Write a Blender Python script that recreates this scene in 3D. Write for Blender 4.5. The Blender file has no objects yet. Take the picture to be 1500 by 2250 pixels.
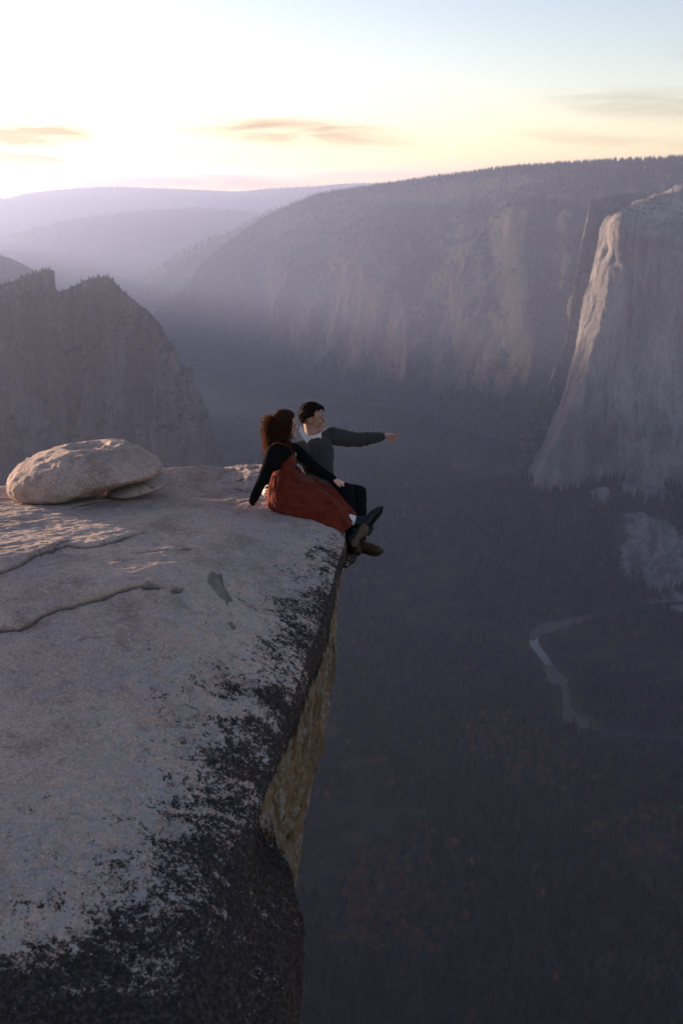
import bpy, bmesh, math, random
import numpy as np
from mathutils import Vector, Matrix

random.seed(7)
RNG = np.random.default_rng(11)
scene = bpy.context.scene
COL = scene.collection

# ------------------------------------------------------------------ camera
F_PX, CX, CY = 2187.5, 750.0, 1125.0          # focal length and centre, in pixels of the 1500x2250 photograph
PITCH = math.radians(18.0)
CS, SN = math.cos(PITCH), math.sin(PITCH)
cam_d = bpy.data.cameras.new("camera")
cam_d.sensor_fit = 'VERTICAL'
cam_d.sensor_height = 36.0
cam_d.sensor_width = 24.0
cam_d.lens = 35.0
cam_d.clip_start = 0.1
cam_d.clip_end = 90000.0
cam_d.dof.use_dof = True
cam_d.dof.focus_distance = 8.1
cam_d.dof.aperture_fstop = 2.8
cam = bpy.data.objects.new("camera", cam_d)
COL.objects.link(cam)
cam.location = (0, 0, 0)
cam.rotation_euler = (math.pi / 2 - PITCH, 0, 0)
scene.camera = cam

# ------------------------------------------------------------------ sky, sun, exposure
SUN_AZ, SUN_EL = math.radians(-54.0), math.radians(4.2)     # azimuth from +Y, positive to +X
world = bpy.data.worlds.new("World")
scene.world = world
world.use_nodes = True
wn, wl = world.node_tree.nodes, world.node_tree.links
wn.clear()
w_out = wn.new('ShaderNodeOutputWorld')
w_bg = wn.new('ShaderNodeBackground')
w_bg.inputs['Strength'].default_value = 0.15
sky = wn.new('ShaderNodeTexSky')
sky.sky_type = 'NISHITA'
sky.sun_disc = False
sky.sun_elevation = SUN_EL
sky.sun_rotation = SUN_AZ
sky.altitude = 2000.0
sky.air_density = 1.0
sky.dust_density = 3.0
sky.ozone_density = 1.5


def wnode(t, **kw):
    n = wn.new(t)
    for k, v in kw.items():
        setattr(n, k, v)
    return n


# thin evening clouds: a few flat streaks at fixed bearings, broken up by stretched noise
tc = wnode('ShaderNodeTexCoord')
sep = wnode('ShaderNodeSeparateXYZ')
wl.new(tc.outputs['Generated'], sep.inputs[0])
az = wnode('ShaderNodeMath', operation='ARCTAN2')
wl.new(sep.outputs['X'], az.inputs[0]); wl.new(sep.outputs['Y'], az.inputs[1])
el = wnode('ShaderNodeMath', operation='ARCSINE')
wl.new(sep.outputs['Z'], el.inputs[0])
comb = wnode('ShaderNodeCombineXYZ')
wl.new(az.outputs[0], comb.inputs[0]); wl.new(el.outputs[0], comb.inputs[1])
mp = wnode('ShaderNodeMapping')
mp.inputs['Scale'].default_value = (9.0, 70.0, 1.0)
mp.inputs['Rotation'].default_value = (0, 0, 0.03)
wl.new(comb.outputs[0], mp.inputs[0])
nz = wnode('ShaderNodeTexNoise')
nz.inputs['Scale'].default_value = 1.0
nz.inputs['Detail'].default_value = 6.0
nz.inputs['Roughness'].default_value = 0.6
nz.inputs['Distortion'].default_value = 0.5
wl.new(mp.outputs[0], nz.inputs['Vector'])


def wmath(op, a, b):
    n = wnode('ShaderNodeMath', operation=op)
    for i, v in enumerate((a, b)):
        if hasattr(v, 'name'):
            wl.new(v, n.inputs[i])
        else:
            n.inputs[i].default_value = v
    return n.outputs[0]


def px_dir(px, py):
    a, b = (px - CX) / F_PX, (CY - py) / F_PX
    x, y, z = a, CS + b * SN, -SN + b * CS
    return math.atan2(x, y), math.atan2(z, math.hypot(x, y))


streaks = [(650, 290, 0.135, 0.0155, 0.05, 0.85), (70, 298, 0.065, 0.011, -0.03, 2.4), (20, 350, 0.055, 0.007, 0.03, 2.4),
           (1430, 230, 0.11, 0.017, 0.08, 0.38), (1330, 305, 0.09, 0.009, 0.07, 0.28), (760, 385, 0.16, 0.005, 0.0, 0.45),
           (300, 400, 0.22, 0.009, 0.0, 1.0), (2300, 150, 0.3, 0.03, 0.1, 0.6), (-900, 200, 0.3, 0.03, -0.1, 0.6)]
total = None
for (px, py, ra, re, tilt, amp) in streaks:
    a0, e0 = px_dir(px, py)
    da = wmath('SUBTRACT', az.outputs[0], a0)
    de = wmath('SUBTRACT', el.outputs[0], e0)
    de = wmath('ADD', de, wmath('MULTIPLY', da, tilt))
    q = wmath('ADD', wmath('POWER', wmath('DIVIDE', da, ra), 2.0), wmath('POWER', wmath('DIVIDE', de, re), 2.0))
    m = wmath('MULTIPLY', wmath('MAXIMUM', wmath('SUBTRACT', 1.0, q), 0.0), amp)
    total = m if total is None else wmath('ADD', total, m)
cl = wmath('MULTIPLY', total, wmath('MULTIPLY', wmath('MAXIMUM', wmath('SUBTRACT', nz.outputs['Fac'], 0.34), 0.0), 4.5))
cl = wmath('MINIMUM', cl, 1.0)
cmix = wnode('ShaderNodeMix', data_type='RGBA')
cmix.blend_type = 'MULTIPLY'
wl.new(cl, cmix.inputs['Factor'])
wl.new(sky.outputs[0], cmix.inputs['A'])
cmix.inputs['B'].default_value = (0.44, 0.34, 0.245, 1)
tint = wnode('ShaderNodeMix', data_type='RGBA')       # the evening air is a little pinker than the model sky
tint.blend_type = 'MULTIPLY'
tint.inputs['Factor'].default_value = 1.0
tint.inputs['B'].default_value = (1.22, 0.945, 0.90, 1)
wl.new(cmix.outputs['Result'], tint.inputs['A'])
wl.new(tint.outputs['Result'], w_bg.inputs['Color'])
wl.new(w_bg.outputs[0], w_out.inputs['Surface'])

SUN_DIR = Vector((math.sin(SUN_AZ) * math.cos(SUN_EL), math.cos(SUN_AZ) * math.cos(SUN_EL), math.sin(SUN_EL)))
sun_d = bpy.data.lights.new("sun", 'SUN')
sun_d.energy = 5.0
sun_d.angle = math.radians(2.5)
sun_d.color = (1.0, 0.76, 0.56)
sun = bpy.data.objects.new("sun", sun_d)
COL.objects.link(sun)
sun.rotation_euler = SUN_DIR.to_track_quat('Z', 'Y').to_euler()
sun.location = (-20, 20, 30)

scene.view_settings.view_transform = 'Standard'
scene.view_settings.look = 'None'
scene.view_settings.exposure = 1.42
scene.view_settings.gamma = 1.0
scene.view_settings.use_curve_mapping = False
scene.render.engine = 'CYCLES'
scene.cycles.use_denoising = True
scene.cycles.max_bounces = 6
scene.cycles.diffuse_bounces = 3
scene.cycles.glossy_bounces = 2
scene.cycles.transmission_bounces = 3
scene.cycles.volume_bounces = 2
scene.cycles.transparent_max_bounces = 8
scene.cycles.caustics_reflective = False
scene.cycles.caustics_refractive = False


# ------------------------------------------------------------------ helpers
def at(px, py, d):
    """photo pixel at depth d (along the view axis) -> world point"""
    a, b = (px - CX) / F_PX, (CY - py) / F_PX
    return np.array((a * d, d * (CS + b * SN), d * (-SN + b * CS)))


def at_y(px, py, Y):
    """photo pixel on the vertical plane y = Y -> world point"""
    b = (CY - py) / F_PX
    return at(px, py, Y / (CS + b * SN))


def at_z(px, py, Z):
    b = (CY - py) / F_PX
    return at(px, py, Z / (-SN + b * CS))


def tag(o, label=None, cat=None, group=None, kind=None):
    if label: o['label'] = label
    if cat: o['category'] = cat
    if group: o['group'] = group
    if kind: o['kind'] = kind
    return o


def _hash(ix, iy, iz, seed):
    with np.errstate(over='ignore'):
        h = (ix.astype(np.int64) * 374761393 + iy.astype(np.int64) * 668265263 + iz.astype(np.int64) * 2147483647 + seed * 974711)
        h = (h ^ (h >> 13)) * 1274126177
        h = h ^ (h >> 16)
    return (h & 0xFFFFFF).astype(np.float64) / float(0xFFFFFF)


def vnoise(p, seed=0):
    p = np.asarray(p, float)
    i = np.floor(p).astype(np.int64)
    f = p - i
    f = f * f * f * (f * (f * 6 - 15) + 10)
    x, y, z = i[..., 0], i[..., 1], i[..., 2]
    fx, fy, fz = f[..., 0], f[..., 1], f[..., 2]
    r = 0
    for dx in (0, 1):
        wx = fx if dx else 1 - fx
        for dy in (0, 1):
            wy = fy if dy else 1 - fy
            for dz in (0, 1):
                wz = fz if dz else 1 - fz
                r = r + _hash(x + dx, y + dy, z + dz, seed) * wx * wy * wz
    return r * 2 - 1


def fbm(p, octaves=5, gain=0.5, seed=0, ridged=False):
    p = np.asarray(p, float)
    s, a, t = 0, 1.0, 0
    for k in range(octaves):
        n = vnoise(p * (2.03 ** k) + 17.3 * k, seed + k)
        if ridged:
            n = 1 - 2 * np.abs(n)
        s = s + a * n
        t += a
        a *= gain
    return s / t


def smooth(a, b, x):
    t = np.clip((x - a) / (b - a), 0, 1)
    return t * t * (3 - 2 * t)


def catmull(P, counts):
    """P (n, ..., 3) -> resampled along axis 0, counts[i] samples in segment i"""
    P = np.asarray(P, float)
    n = len(P)
    out = []
    for i in range(n - 1):
        p1, p2 = P[i], P[i + 1]
        p0 = P[i - 1] if i > 0 else 2 * p1 - p2
        p3 = P[i + 2] if i + 2 < n else 2 * p2 - p1
        m = counts[i] if hasattr(counts, '__len__') else counts
        t = np.linspace(0, 1, m, endpoint=False).reshape((m,) + (1,) * (P.ndim - 1))
        m1, m2 = (p2 - p0) * 0.5, (p3 - p1) * 0.5
        lim = np.linalg.norm(p2 - p1, axis=-1, keepdims=True)

        def clampv(v):
            L = np.linalg.norm(v, axis=-1, keepdims=True)
            return v * np.minimum(1, 1.6 * lim / np.maximum(L, 1e-9))
        m1, m2 = clampv(m1), clampv(m2)
        h = (2 * t**3 - 3 * t**2 + 1) * p1 + (t**3 - 2 * t**2 + t) * m1 + (-2 * t**3 + 3 * t**2) * p2 + (t**3 - t**2) * m2
        out.append(h)
    out.append(P[-1:])
    return np.concatenate(out, 0)


def grid_normals(P):
    du = np.gradient(P, axis=0)
    dv = np.gradient(P, axis=1)
    n = np.cross(du, dv)
    return n / np.maximum(np.linalg.norm(n, axis=-1, keepdims=True), 1e-12)


def link(name, me, mat=None, parent=None):
    o = bpy.data.objects.new(name, me)
    COL.objects.link(o)
    if mat is not None:
        me.materials.append(mat)
    if parent is not None:
        o.parent = parent
    return o


def mesh_arrays(name, V, Fq, smooth_shade=True, attrs=None):
    """V (n,3), Fq (m,k) all faces the same size"""
    V = np.asarray(V, np.float32)
    Fq = np.asarray(Fq, np.int32)
    me = bpy.data.meshes.new(name)
    m, k = Fq.shape
    me.vertices.add(len(V)); me.vertices.foreach_set('co', V.ravel())
    me.loops.add(m * k); me.loops.foreach_set('vertex_index', Fq.ravel())
    me.polygons.add(m); me.polygons.foreach_set('loop_start', np.arange(0, m * k, k, dtype=np.int32))
    me.polygons.foreach_set('use_smooth', np.full(m, smooth_shade))
    if attrs:
        for an, av in attrs.items():
            a = me.attributes.new(an, 'FLOAT', 'POINT')
            a.data.foreach_set('value', np.asarray(av, np.float32).ravel())
    me.update(calc_edges=True)
    return me


def grid_faces(nu, nv, wrap_v=False, flip=False):
    i = np.arange(nu - 1)[:, None]
    j = np.arange(nv if wrap_v else nv - 1)[None, :]
    j2 = (j + 1) % nv
    a, b, c, d = i * nv + j, i * nv + j2, (i + 1) * nv + j2, (i + 1) * nv + j
    f = np.stack([a, b, c, d], -1).reshape(-1, 4)
    return f[:, ::-1] if flip else f


def grid_mesh(name, P, wrap_v=False, flip=False, attrs=None):
    nu, nv = P.shape[:2]
    return mesh_arrays(name, P.reshape(-1, 3), grid_faces(nu, nv, wrap_v, flip), True, attrs)


# ------------------------------------------------------------------ materials
class NT:
    """tiny node-building helper"""
    def __init__(self, name):
        self.m = bpy.data.materials.new(name)
        self.m.use_nodes = True
        self.t = self.m.node_tree
        self.n = self.t.nodes
        self.bsdf = self.n['Principled BSDF']
        self.out = self.n['Material Output']

    def link(self, a, b): self.t.links.new(a, b)

    def put(self, sock, v):
        if isinstance(v, bpy.types.NodeSocket): self.link(v, sock)
        elif isinstance(v, tuple) and len(v) == 3 and sock.type == 'RGBA': sock.default_value = (*v, 1)
        else: sock.default_value = v

    def pos(self, scale=(1, 1, 1), rot=(0, 0, 0)):
        g = self.n.new('ShaderNodeTexCoord')
        mp = self.n.new('ShaderNodeMapping')
        mp.inputs['Scale'].default_value = scale
        mp.inputs['Rotation'].default_value = rot
        self.link(g.outputs['Object'], mp.inputs[0])
        return mp.outputs[0]

    def noise(self, vec, scale, detail=6, rough=0.6, dist=0.0):
        n = self.n.new('ShaderNodeTexNoise')
        n.inputs['Scale'].default_value = scale
        n.inputs['Detail'].default_value = detail
        n.inputs['Roughness'].default_value = rough
        n.inputs['Distortion'].default_value = dist
        if vec is not None: self.link(vec, n.inputs['Vector'])
        return n.outputs['Fac']

    def voronoi(self, vec, scale, feature='F1'):
        n = self.n.new('ShaderNodeTexVoronoi')
        n.feature = feature
        n.inputs['Scale'].default_value = scale
        if vec is not None: self.link(vec, n.inputs['Vector'])
        return n.outputs['Distance']

    def math(self, op, a, b=0.0, clamp=False):
        n = self.n.new('ShaderNodeMath'); n.operation = op; n.use_clamp = clamp
        self.put(n.inputs[0], a); self.put(n.inputs[1], b)
        return n.outputs[0]

    def ramp(self, fac, lo, hi, a=0.0, b=1.0):
        n = self.n.new('ShaderNodeMapRange'); n.interpolation_type = 'SMOOTHSTEP'
        self.put(n.inputs[0], fac)
        n.inputs[1].default_value = lo; n.inputs[2].default_value = hi
        n.inputs[3].default_value = a; n.inputs[4].default_value = b
        return n.outputs[0]

    def mix(self, fac, a, b, mode='MIX'):
        n = self.n.new('ShaderNodeMix'); n.data_type = 'RGBA'; n.blend_type = mode
        self.put(n.inputs['Factor'], fac); self.put(n.inputs['A'], a); self.put(n.inputs['B'], b)
        return n.outputs['Result']

    def attr(self, name):
        n = self.n.new('ShaderNodeAttribute'); n.attribute_name = name
        return n.outputs['Fac']

    def bump(self, h, strength, dist, normal=None):
        n = self.n.new('ShaderNodeBump')
        n.inputs['Strength'].default_value = strength
        n.inputs['Distance'].default_value = dist
        self.link(h, n.inputs['Height'])
        if normal is not None: self.link(normal, n.inputs['Normal'])
        return n.outputs[0]

    def finish(self, color, rough=0.9, normal=None, spec=0.3, **kw):
        self.put(self.bsdf.inputs['Base Color'], color)
        self.put(self.bsdf.inputs['Roughness'], rough)
        self.bsdf.inputs['Specular IOR Level'].default_value = spec
        if normal is not None: self.link(normal, self.bsdf.inputs['Normal'])
        for k, v in kw.items():
            self.put(self.bsdf.inputs[k.replace('_', ' ')], v)
        return self.m


def mat_granite():
    t = NT('granite')
    p = t.pos()
    big = t.noise(p, 0.9, 5, 0.6, 0.4)
    mid = t.noise(p, 5.0, 7, 0.65, 0.3)
    fine = t.noise(p, 70.0, 5, 0.75)
    grain = t.voronoi(p, 130.0)
    c = t.mix(t.ramp(big, 0.35, 0.68), (0.235, 0.195, 0.185), (0.31, 0.25, 0.215))
    c = t.mix(t.ramp(mid, 0.45, 0.72, 0, 0.6), c, (0.30, 0.225, 0.175))
    c = t.mix(t.ramp(t.noise(p, 12.0, 9, 0.78, 0.4), 0.53, 0.66, 0, 0.65), c, (0.105, 0.085, 0.078))
    c = t.mix(t.ramp(t.noise(p, 2.2, 8, 0.75), 0.47, 0.66, 0, 0.8), c, (0.145, 0.108, 0.088))
    c = t.mix(t.ramp(t.noise(t.pos((1.0, 3.0, 1.0), (0, 0, 0.6)), 9.0, 7, 0.72), 0.52, 0.68, 0, 0.6), c, (0.13, 0.105, 0.095))
    c = t.mix(t.ramp(t.noise(p, 1.3, 5, 0.6), 0.58, 0.72, 0, 0.4), c, (0.30, 0.17, 0.12))
    c = t.mix(t.ramp(fine, 0.50, 0.66, 0, 0.55), c, (0.40, 0.36, 0.34))
    c = t.mix(t.ramp(fine, 0.48, 0.36, 0, 0.5), c, (0.10, 0.088, 0.088))
    c = t.mix(t.ramp(grain, 0.16, 0.05, 0, 0.7), c, (0.05, 0.045, 0.05))
    c = t.mix(1.0, c, (1.80, 1.68, 1.66), 'MULTIPLY')
    # yellow-brown rock of the sheltered side face, streaked downwards
    gold = t.attr('gold')
    pv = t.pos((1, 1, 0.16))
    gn = t.noise(pv, 9.0, 6, 0.65)
    gc = t.mix(t.ramp(gn, 0.35, 0.65), (0.10, 0.066, 0.038), (0.21, 0.145, 0.082))
    gc = t.mix(t.ramp(t.noise(t.pos((1, 1, 0.08)), 16.0, 7, 0.7, 0.4), 0.57, 0.65, 0, 0.8), gc, (0.03, 0.022, 0.016))
    gc = t.mix(t.ramp(t.noise(p, 4.0, 6, 0.7), 0.52, 0.66, 0, 0.8), gc, (0.185, 0.118, 0.048))
    gc = t.mix(t.ramp(t.noise(pv, 26.0, 4, 0.6), 0.58, 0.68, 0, 0.8), gc, (0.03, 0.025, 0.02))
    c = t.mix(gold, c, gc)
    # black lichen: blotches that close up where it is thick
    li = t.attr('lichen')
    ps = t.pos((0.7, 1.2, 0.4))
    warp = t.noise(ps, 5.0, 9, 0.74, 0.6)
    spots = t.noise(p, 30.0, 8, 0.78, 0.3)
    f = t.math('ADD', t.math('MULTIPLY', warp, 0.50), t.math('MULTIPLY', spots, 0.50))
    f = t.math('ADD', f, t.math('MULTIPLY', t.math('SUBTRACT', t.noise(p, 85.0, 4, 0.7), 0.5), 0.30))
    f = t.math('ADD', t.math('MULTIPLY', t.math('SUBTRACT', f, 0.5), 2.4), 0.5)
    thr = t.math('SUBTRACT', 1.02, t.math('MULTIPLY', li, 0.72))
    lm = t.math('MULTIPLY', t.ramp(t.math('SUBTRACT', f, thr), -0.05, 0.07), 0.94)
    lc = t.mix(t.ramp(t.noise(p, 40.0, 7, 0.75), 0.45, 0.62), (0.009, 0.008, 0.009), (0.060, 0.047, 0.048))
    # pale crust between the black blotches
    pale = t.math('MULTIPLY', t.ramp(li, 0.15, 0.5), t.ramp(t.noise(p, 16.0, 7, 0.7), 0.45, 0.62, 0, 0.55))
    c = t.mix(pale, c, (0.33, 0.35, 0.36))
    c = t.mix(lm, c, lc)
    st = t.attr('stain')
    c = t.mix(t.math('MULTIPLY', st, t.ramp(t.noise(p, 18.0, 6, 0.7), 0.30, 0.55, 0.35, 0.8)), c, (0.12, 0.105, 0.095))
    crk = t.attr('crack')
    c = t.mix(crk, c, (0.045, 0.035, 0.03))
    h = t.math('ADD', t.math('MULTIPLY', fine, 0.5), t.math('MULTIPLY', t.noise(p, 22.0, 6, 0.7), 1.0))
    h = t.math('ADD', h, t.math('MULTIPLY', lm, 0.12))
    n = t.bump(h, 0.9, 0.02)
    return t.finish(c, 0.92, n, 0.04)


def mat_cliff(name, rock_a, rock_b, wood, veg_bias=0.0, streak=0.02):
    """granite wall seen from far: vertical water streaks, forest where it lies flat"""
    t = NT(name)
    p = t.pos()
    pv = t.pos((1, 1, 0.12))
    s1 = t.noise(pv, streak, 7, 0.62, 0.3)
    s2 = t.noise(pv, streak * 4, 6, 0.62)
    b = t.noise(p, 0.004, 6, 0.6, 0.4)
    c = t.mix(t.ramp(s1, 0.36, 0.64), rock_a, rock_b)
    c = t.mix(t.ramp(s2, 0.50, 0.66, 0, 0.55), c, tuple(v * 0.45 for v in rock_a))
    c = t.mix(t.ramp(b, 0.52, 0.68, 0, 0.6), c, tuple(v * 0.6 for v in rock_b))
    geo = t.n.new('ShaderNodeNewGeometry')
    sx = t.n.new('ShaderNodeSeparateXYZ'); t.link(geo.outputs['Normal'], sx.inputs[0])
    fl = t.math('ADD', sx.outputs['Z'], t.math('MULTIPLY', t.math('SUBTRACT', t.noise(p, 0.012, 7, 0.7), 0.5), 1.1))
    fm = t.ramp(fl, 0.42 - veg_bias, 0.58 - veg_bias)
    wc = t.mix(t.ramp(t.noise(p, 0.05, 5, 0.7), 0.4, 0.65), wood, tuple(v * 2.0 for v in wood))
    c = t.mix(fm, c, wc)
    h = t.math('ADD', t.math('MULTIPLY', s1, 1.0), t.math('MULTIPLY', t.noise(p, 0.05, 7, 0.68), 0.7))
    n = t.bump(h, 0.8, 22.0)
    return t.finish(c, 0.95, n, 0.0)


def mat_floor():
    t = NT('forest_floor')
    p = t.pos()
    n1 = t.noise(p, 0.02, 7, 0.7)
    c = t.mix(t.ramp(n1, 0.4, 0.65), (0.012, 0.012, 0.008), (0.050, 0.036, 0.022))
    c = t.mix(t.ramp(t.noise(p, 0.004, 5, 0.6), 0.55, 0.7, 0, 0.7), c, (0.10, 0.07, 0.04))
    bare = t.attr('bare')
    rk = t.mix(t.ramp(t.noise(t.pos((1, 0.4, 1)), 0.03, 7, 0.7), 0.4, 0.62), (0.06, 0.056, 0.054), (0.17, 0.153, 0.146))
    f = t.ramp(t.math('ADD', bare, t.math('MULTIPLY', t.math('SUBTRACT', t.noise(p, 0.012, 8, 0.72), 0.5), 1.6)), 0.45, 0.62)
    c = t.mix(t.math('MULTIPLY', f, t.ramp(bare, 0.02, 0.2)), c, rk)
    return t.finish(c, 0.95, t.bump(n1, 0.6, 6.0), 0.0)


def mat_plain(name, col, rough=0.8, spec=0.3, var=0.25, scale=30.0, bump=0.0, bdist=0.01, **kw):
    t = NT(name)
    p = t.pos()
    nn = t.noise(p, scale, 5, 0.65)
    c = t.mix(t.ramp(nn, 0.3, 0.7), tuple(v * (1 - var) for v in col), tuple(min(1, v * (1 + var)) for v in col))
    n = t.bump(nn, bump, bdist) if bump else None
    return t.finish(c, rough, n, spec, **kw)


M = {}
M['granite'] = mat_granite()
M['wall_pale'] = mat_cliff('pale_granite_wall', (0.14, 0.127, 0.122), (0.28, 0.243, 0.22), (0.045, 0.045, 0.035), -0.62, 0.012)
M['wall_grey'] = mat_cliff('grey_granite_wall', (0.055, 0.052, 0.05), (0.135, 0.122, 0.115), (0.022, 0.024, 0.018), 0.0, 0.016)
M['wall_wood'] = mat_cliff('wooded_granite_wall', (0.042, 0.040, 0.039), (0.066, 0.061, 0.059), (0.030, 0.031, 0.028), 0.20, 0.008)
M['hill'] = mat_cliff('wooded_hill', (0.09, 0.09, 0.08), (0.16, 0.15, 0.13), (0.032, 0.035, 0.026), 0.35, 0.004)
M['floor'] = mat_floor()
M['water'] = mat_plain('river_water', (0.014, 0.018, 0.022), 0.08, 0.5, 0.2, 0.05)
M['sand'] = mat_plain('river_sand', (0.075, 0.06, 0.047), 0.9, 0.2, 0.3, 0.08)
M['road'] = mat_plain('asphalt_road', (0.10, 0.10, 0.10), 0.85, 0.2, 0.2, 0.1)
M['conifer_plain'] = mat_plain('conifer_green', (0.017, 0.021, 0.015), 0.9, 0.1, 0.35, 0.25)
M['autumn'] = mat_plain('autumn_leaves', (0.085, 0.043, 0.017), 0.9, 0.1, 0.45, 0.25)


def mat_tree(name, cols):
    t = NT(name)
    oi = t.n.new('ShaderNodeObjectInfo')
    c = t.mix(t.ramp(oi.outputs['Random'], 0.0, 0.5), cols[0], cols[1])
    c = t.mix(t.ramp(oi.outputs['Random'], 0.55, 1.0), c, cols[2])
    return t.finish(c, 0.95, None, 0.0)


M['conifer'] = mat_tree('conifer_green', [(0.008, 0.011, 0.009), (0.016, 0.022, 0.014), (0.034, 0.036, 0.020)])
M['autumn'] = mat_tree('autumn_leaves', [(0.045, 0.030, 0.015), (0.09, 0.046, 0.018), (0.15, 0.078, 0.022)])
M['bark'] = mat_plain('bark', (0.05, 0.035, 0.025), 0.9, 0.1)

# ================================================================== SETTING
FLOOR_Z = -1050.0

# ---- river, sandbars and road as centre lines on the valley floor
river_px = [(1500 + 500, 1625), (1500, 1622), (1400, 1616), (1310, 1606), (1272, 1588), (1246, 1560), (1243, 1525), (1232, 1500),
            (1212, 1470), (1192, 1442), (1172, 1412), (1186, 1386), (1240, 1371), (1300, 1357), (1400, 1335), (1560, 1322), (1900, 1310)]
road_px = [(860, 1120), (890, 1160), (930, 1195), (965, 1225), (985, 1243), (1030, 1252), (1100, 1262)]


def floor_line(pts, n=14):
    P = np.array([at_z(px, py, FLOOR_Z) for px, py in pts])
    return catmull(P, n)


RIVER, ROAD = floor_line(river_px), floor_line(road_px)


def ribbon(name, L, widths, z, mat):
    T = np.gradient(L, axis=0)
    T[:, 2] = 0
    T /= np.linalg.norm(T, axis=1, keepdims=True)
    N = np.stack([-T[:, 1], T[:, 0], 0 * T[:, 0]], 1)
    w = np.asarray(widths).reshape(-1, 1)
    offs = np.linspace(-1, 1, 5)
    P = np.stack([L + N * w * o for o in offs], 1)
    P[..., 2] = z
    return link(name, grid_mesh(name, P, flip=True), mat)


def dist_to_line(xy, L):
    d = np.full(len(xy), 1e9)
    for a, b in zip(L[:-1, :2], L[1:, :2]):
        ab = b - a
        t = np.clip(((xy - a) @ ab) / max(ab @ ab, 1e-9), 0, 1)
        d = np.minimum(d, np.linalg.norm(xy - (a + t[:, None] * ab), axis=1))
    return d


SLABS = [(at_z(1440, 1240, -1000)[:2], 150, 150), (at_z(1500, 1290, -1000)[:2], 100, 90), (at_z(1400, 1160, -980)[:2], 130, 70), (at_z(1310, 1190, -990)[:2], 60, 110)]
CAP_FOOT = np.array([at_y(1150, 1082, 3000), at_y(1210, 1092, 2930), at_y(1290, 1080, 2940), at_y(1350, 1052, 2980), at_y(1400, 1042, 3000), at_y(1500, 1062, 2960), at_y(1750, 1090, 2960)])


def floor_height(xy):
    x, y = xy[:, 0], xy[:, 1]
    p = np.stack([x, y, 0 * x], 1)
    z = np.full(len(x), FLOOR_Z)
    near = dist_to_line(xy, RIVER)
    damp = smooth(30, 260, near)
    z = z + damp * (18 * fbm(p / 420.0, 4, seed=3) + 6 * fbm(p / 70.0, 3, seed=4))
    dc = dist_to_line(xy, CAP_FOOT)                       # talus under the big wall
    z = z + damp * 165 * np.exp(-(dc / 330.0) ** 1.5)
    for c, r, h in SLABS:
        d = np.linalg.norm(xy - c, axis=1)
        z = z + damp * h * 0.55 * np.exp(-(d / (r * 1.3)) ** 2)
    z = z + 260 * smooth(1000, 100, y) ** 1.3               # foot of our own wall
    z = z + 500 * smooth(5200, 9000, y) * smooth(400, 2500, np.abs(x + 0.06 * y))
    return z


def bare_mask(xy):
    b = np.zeros(len(xy))
    for c, r, h in SLABS:
        b = np.maximum(b, np.exp(-(np.linalg.norm(xy - c, axis=1) / (r * 0.85)) ** 2))
    return b


def build_floor():
    ys = np.concatenate([np.linspace(100, 4200, 300), np.linspace(4240, 12000, 90), np.linspace(12500, 60000, 30)])
    xs = np.concatenate([-np.geomspace(40000, 1700, 24), np.linspace(-1650, 2600, 260), np.geomspace(2700, 40000, 24)])
    X, Y = np.meshgrid(xs, ys)
    xy = np.stack([X.ravel(), Y.ravel()], 1)
    z = floor_height(xy)
    P = np.stack([X, Y, z.reshape(X.shape)], -1)
    me = grid_mesh('valley_floor', P, attrs={'bare': bare_mask(xy)})
    o = link('valley_floor', me, M['floor'])
    tag(o, 'dark wooded valley floor far below the cliffs', 'ground', kind='structure')


build_floor()


def river_objects():
    w = np.interp(np.arange(len(RIVER)), np.linspace(0, len(RIVER), 9), [9, 10, 9, 8, 10, 11, 10, 9, 9])
    tag(ribbon('river', RIVER, w, FLOOR_Z + 1.0, M['water']), 'narrow river winding across the dark valley floor', 'river', kind='structure')
    bars = [([(1168, 1408), (1180, 1390), (1215, 1378), (1260, 1366), (1305, 1353)], [6, 17, 24, 20, 5], 'pale sandbar along the upper bend of the river'),
            ([(1202, 1462), (1212, 1480), (1225, 1496), (1242, 1512)], [5, 20, 23, 5], 'short tan sandbar in the middle of the winding river'),
            ([(1243, 1553), (1252, 1572), (1275, 1592), (1310, 1604)], [5, 18, 14, 4], 'curved sandbar at the lowest bend of the river')]
    for pts, ww, lab in bars:
        L = floor_line(pts, 8)
        wd = np.interp(np.arange(len(L)), np.linspace(0, len(L) - 1, len(ww)), ww)
        wd = wd * (1 + 0.25 * vnoise(np.stack([np.arange(len(L)) * 0.6] * 3, 1), 5))
        tag(ribbon('sandbar', L, wd, FLOOR_Z + 1.6, M['sand']), lab, 'sandbar', kind='structure')
    tag(ribbon('road', ROAD, np.full(len(ROAD), 7.0), FLOOR_Z + 3.0, M['road']), 'pale valley road below the pointing hand', 'road', kind='structure')


river_objects()

# ---- mountains -----------------------------------------------------------------
TREE_SITES = []     # (points, scale) for the ridge woods


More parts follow.
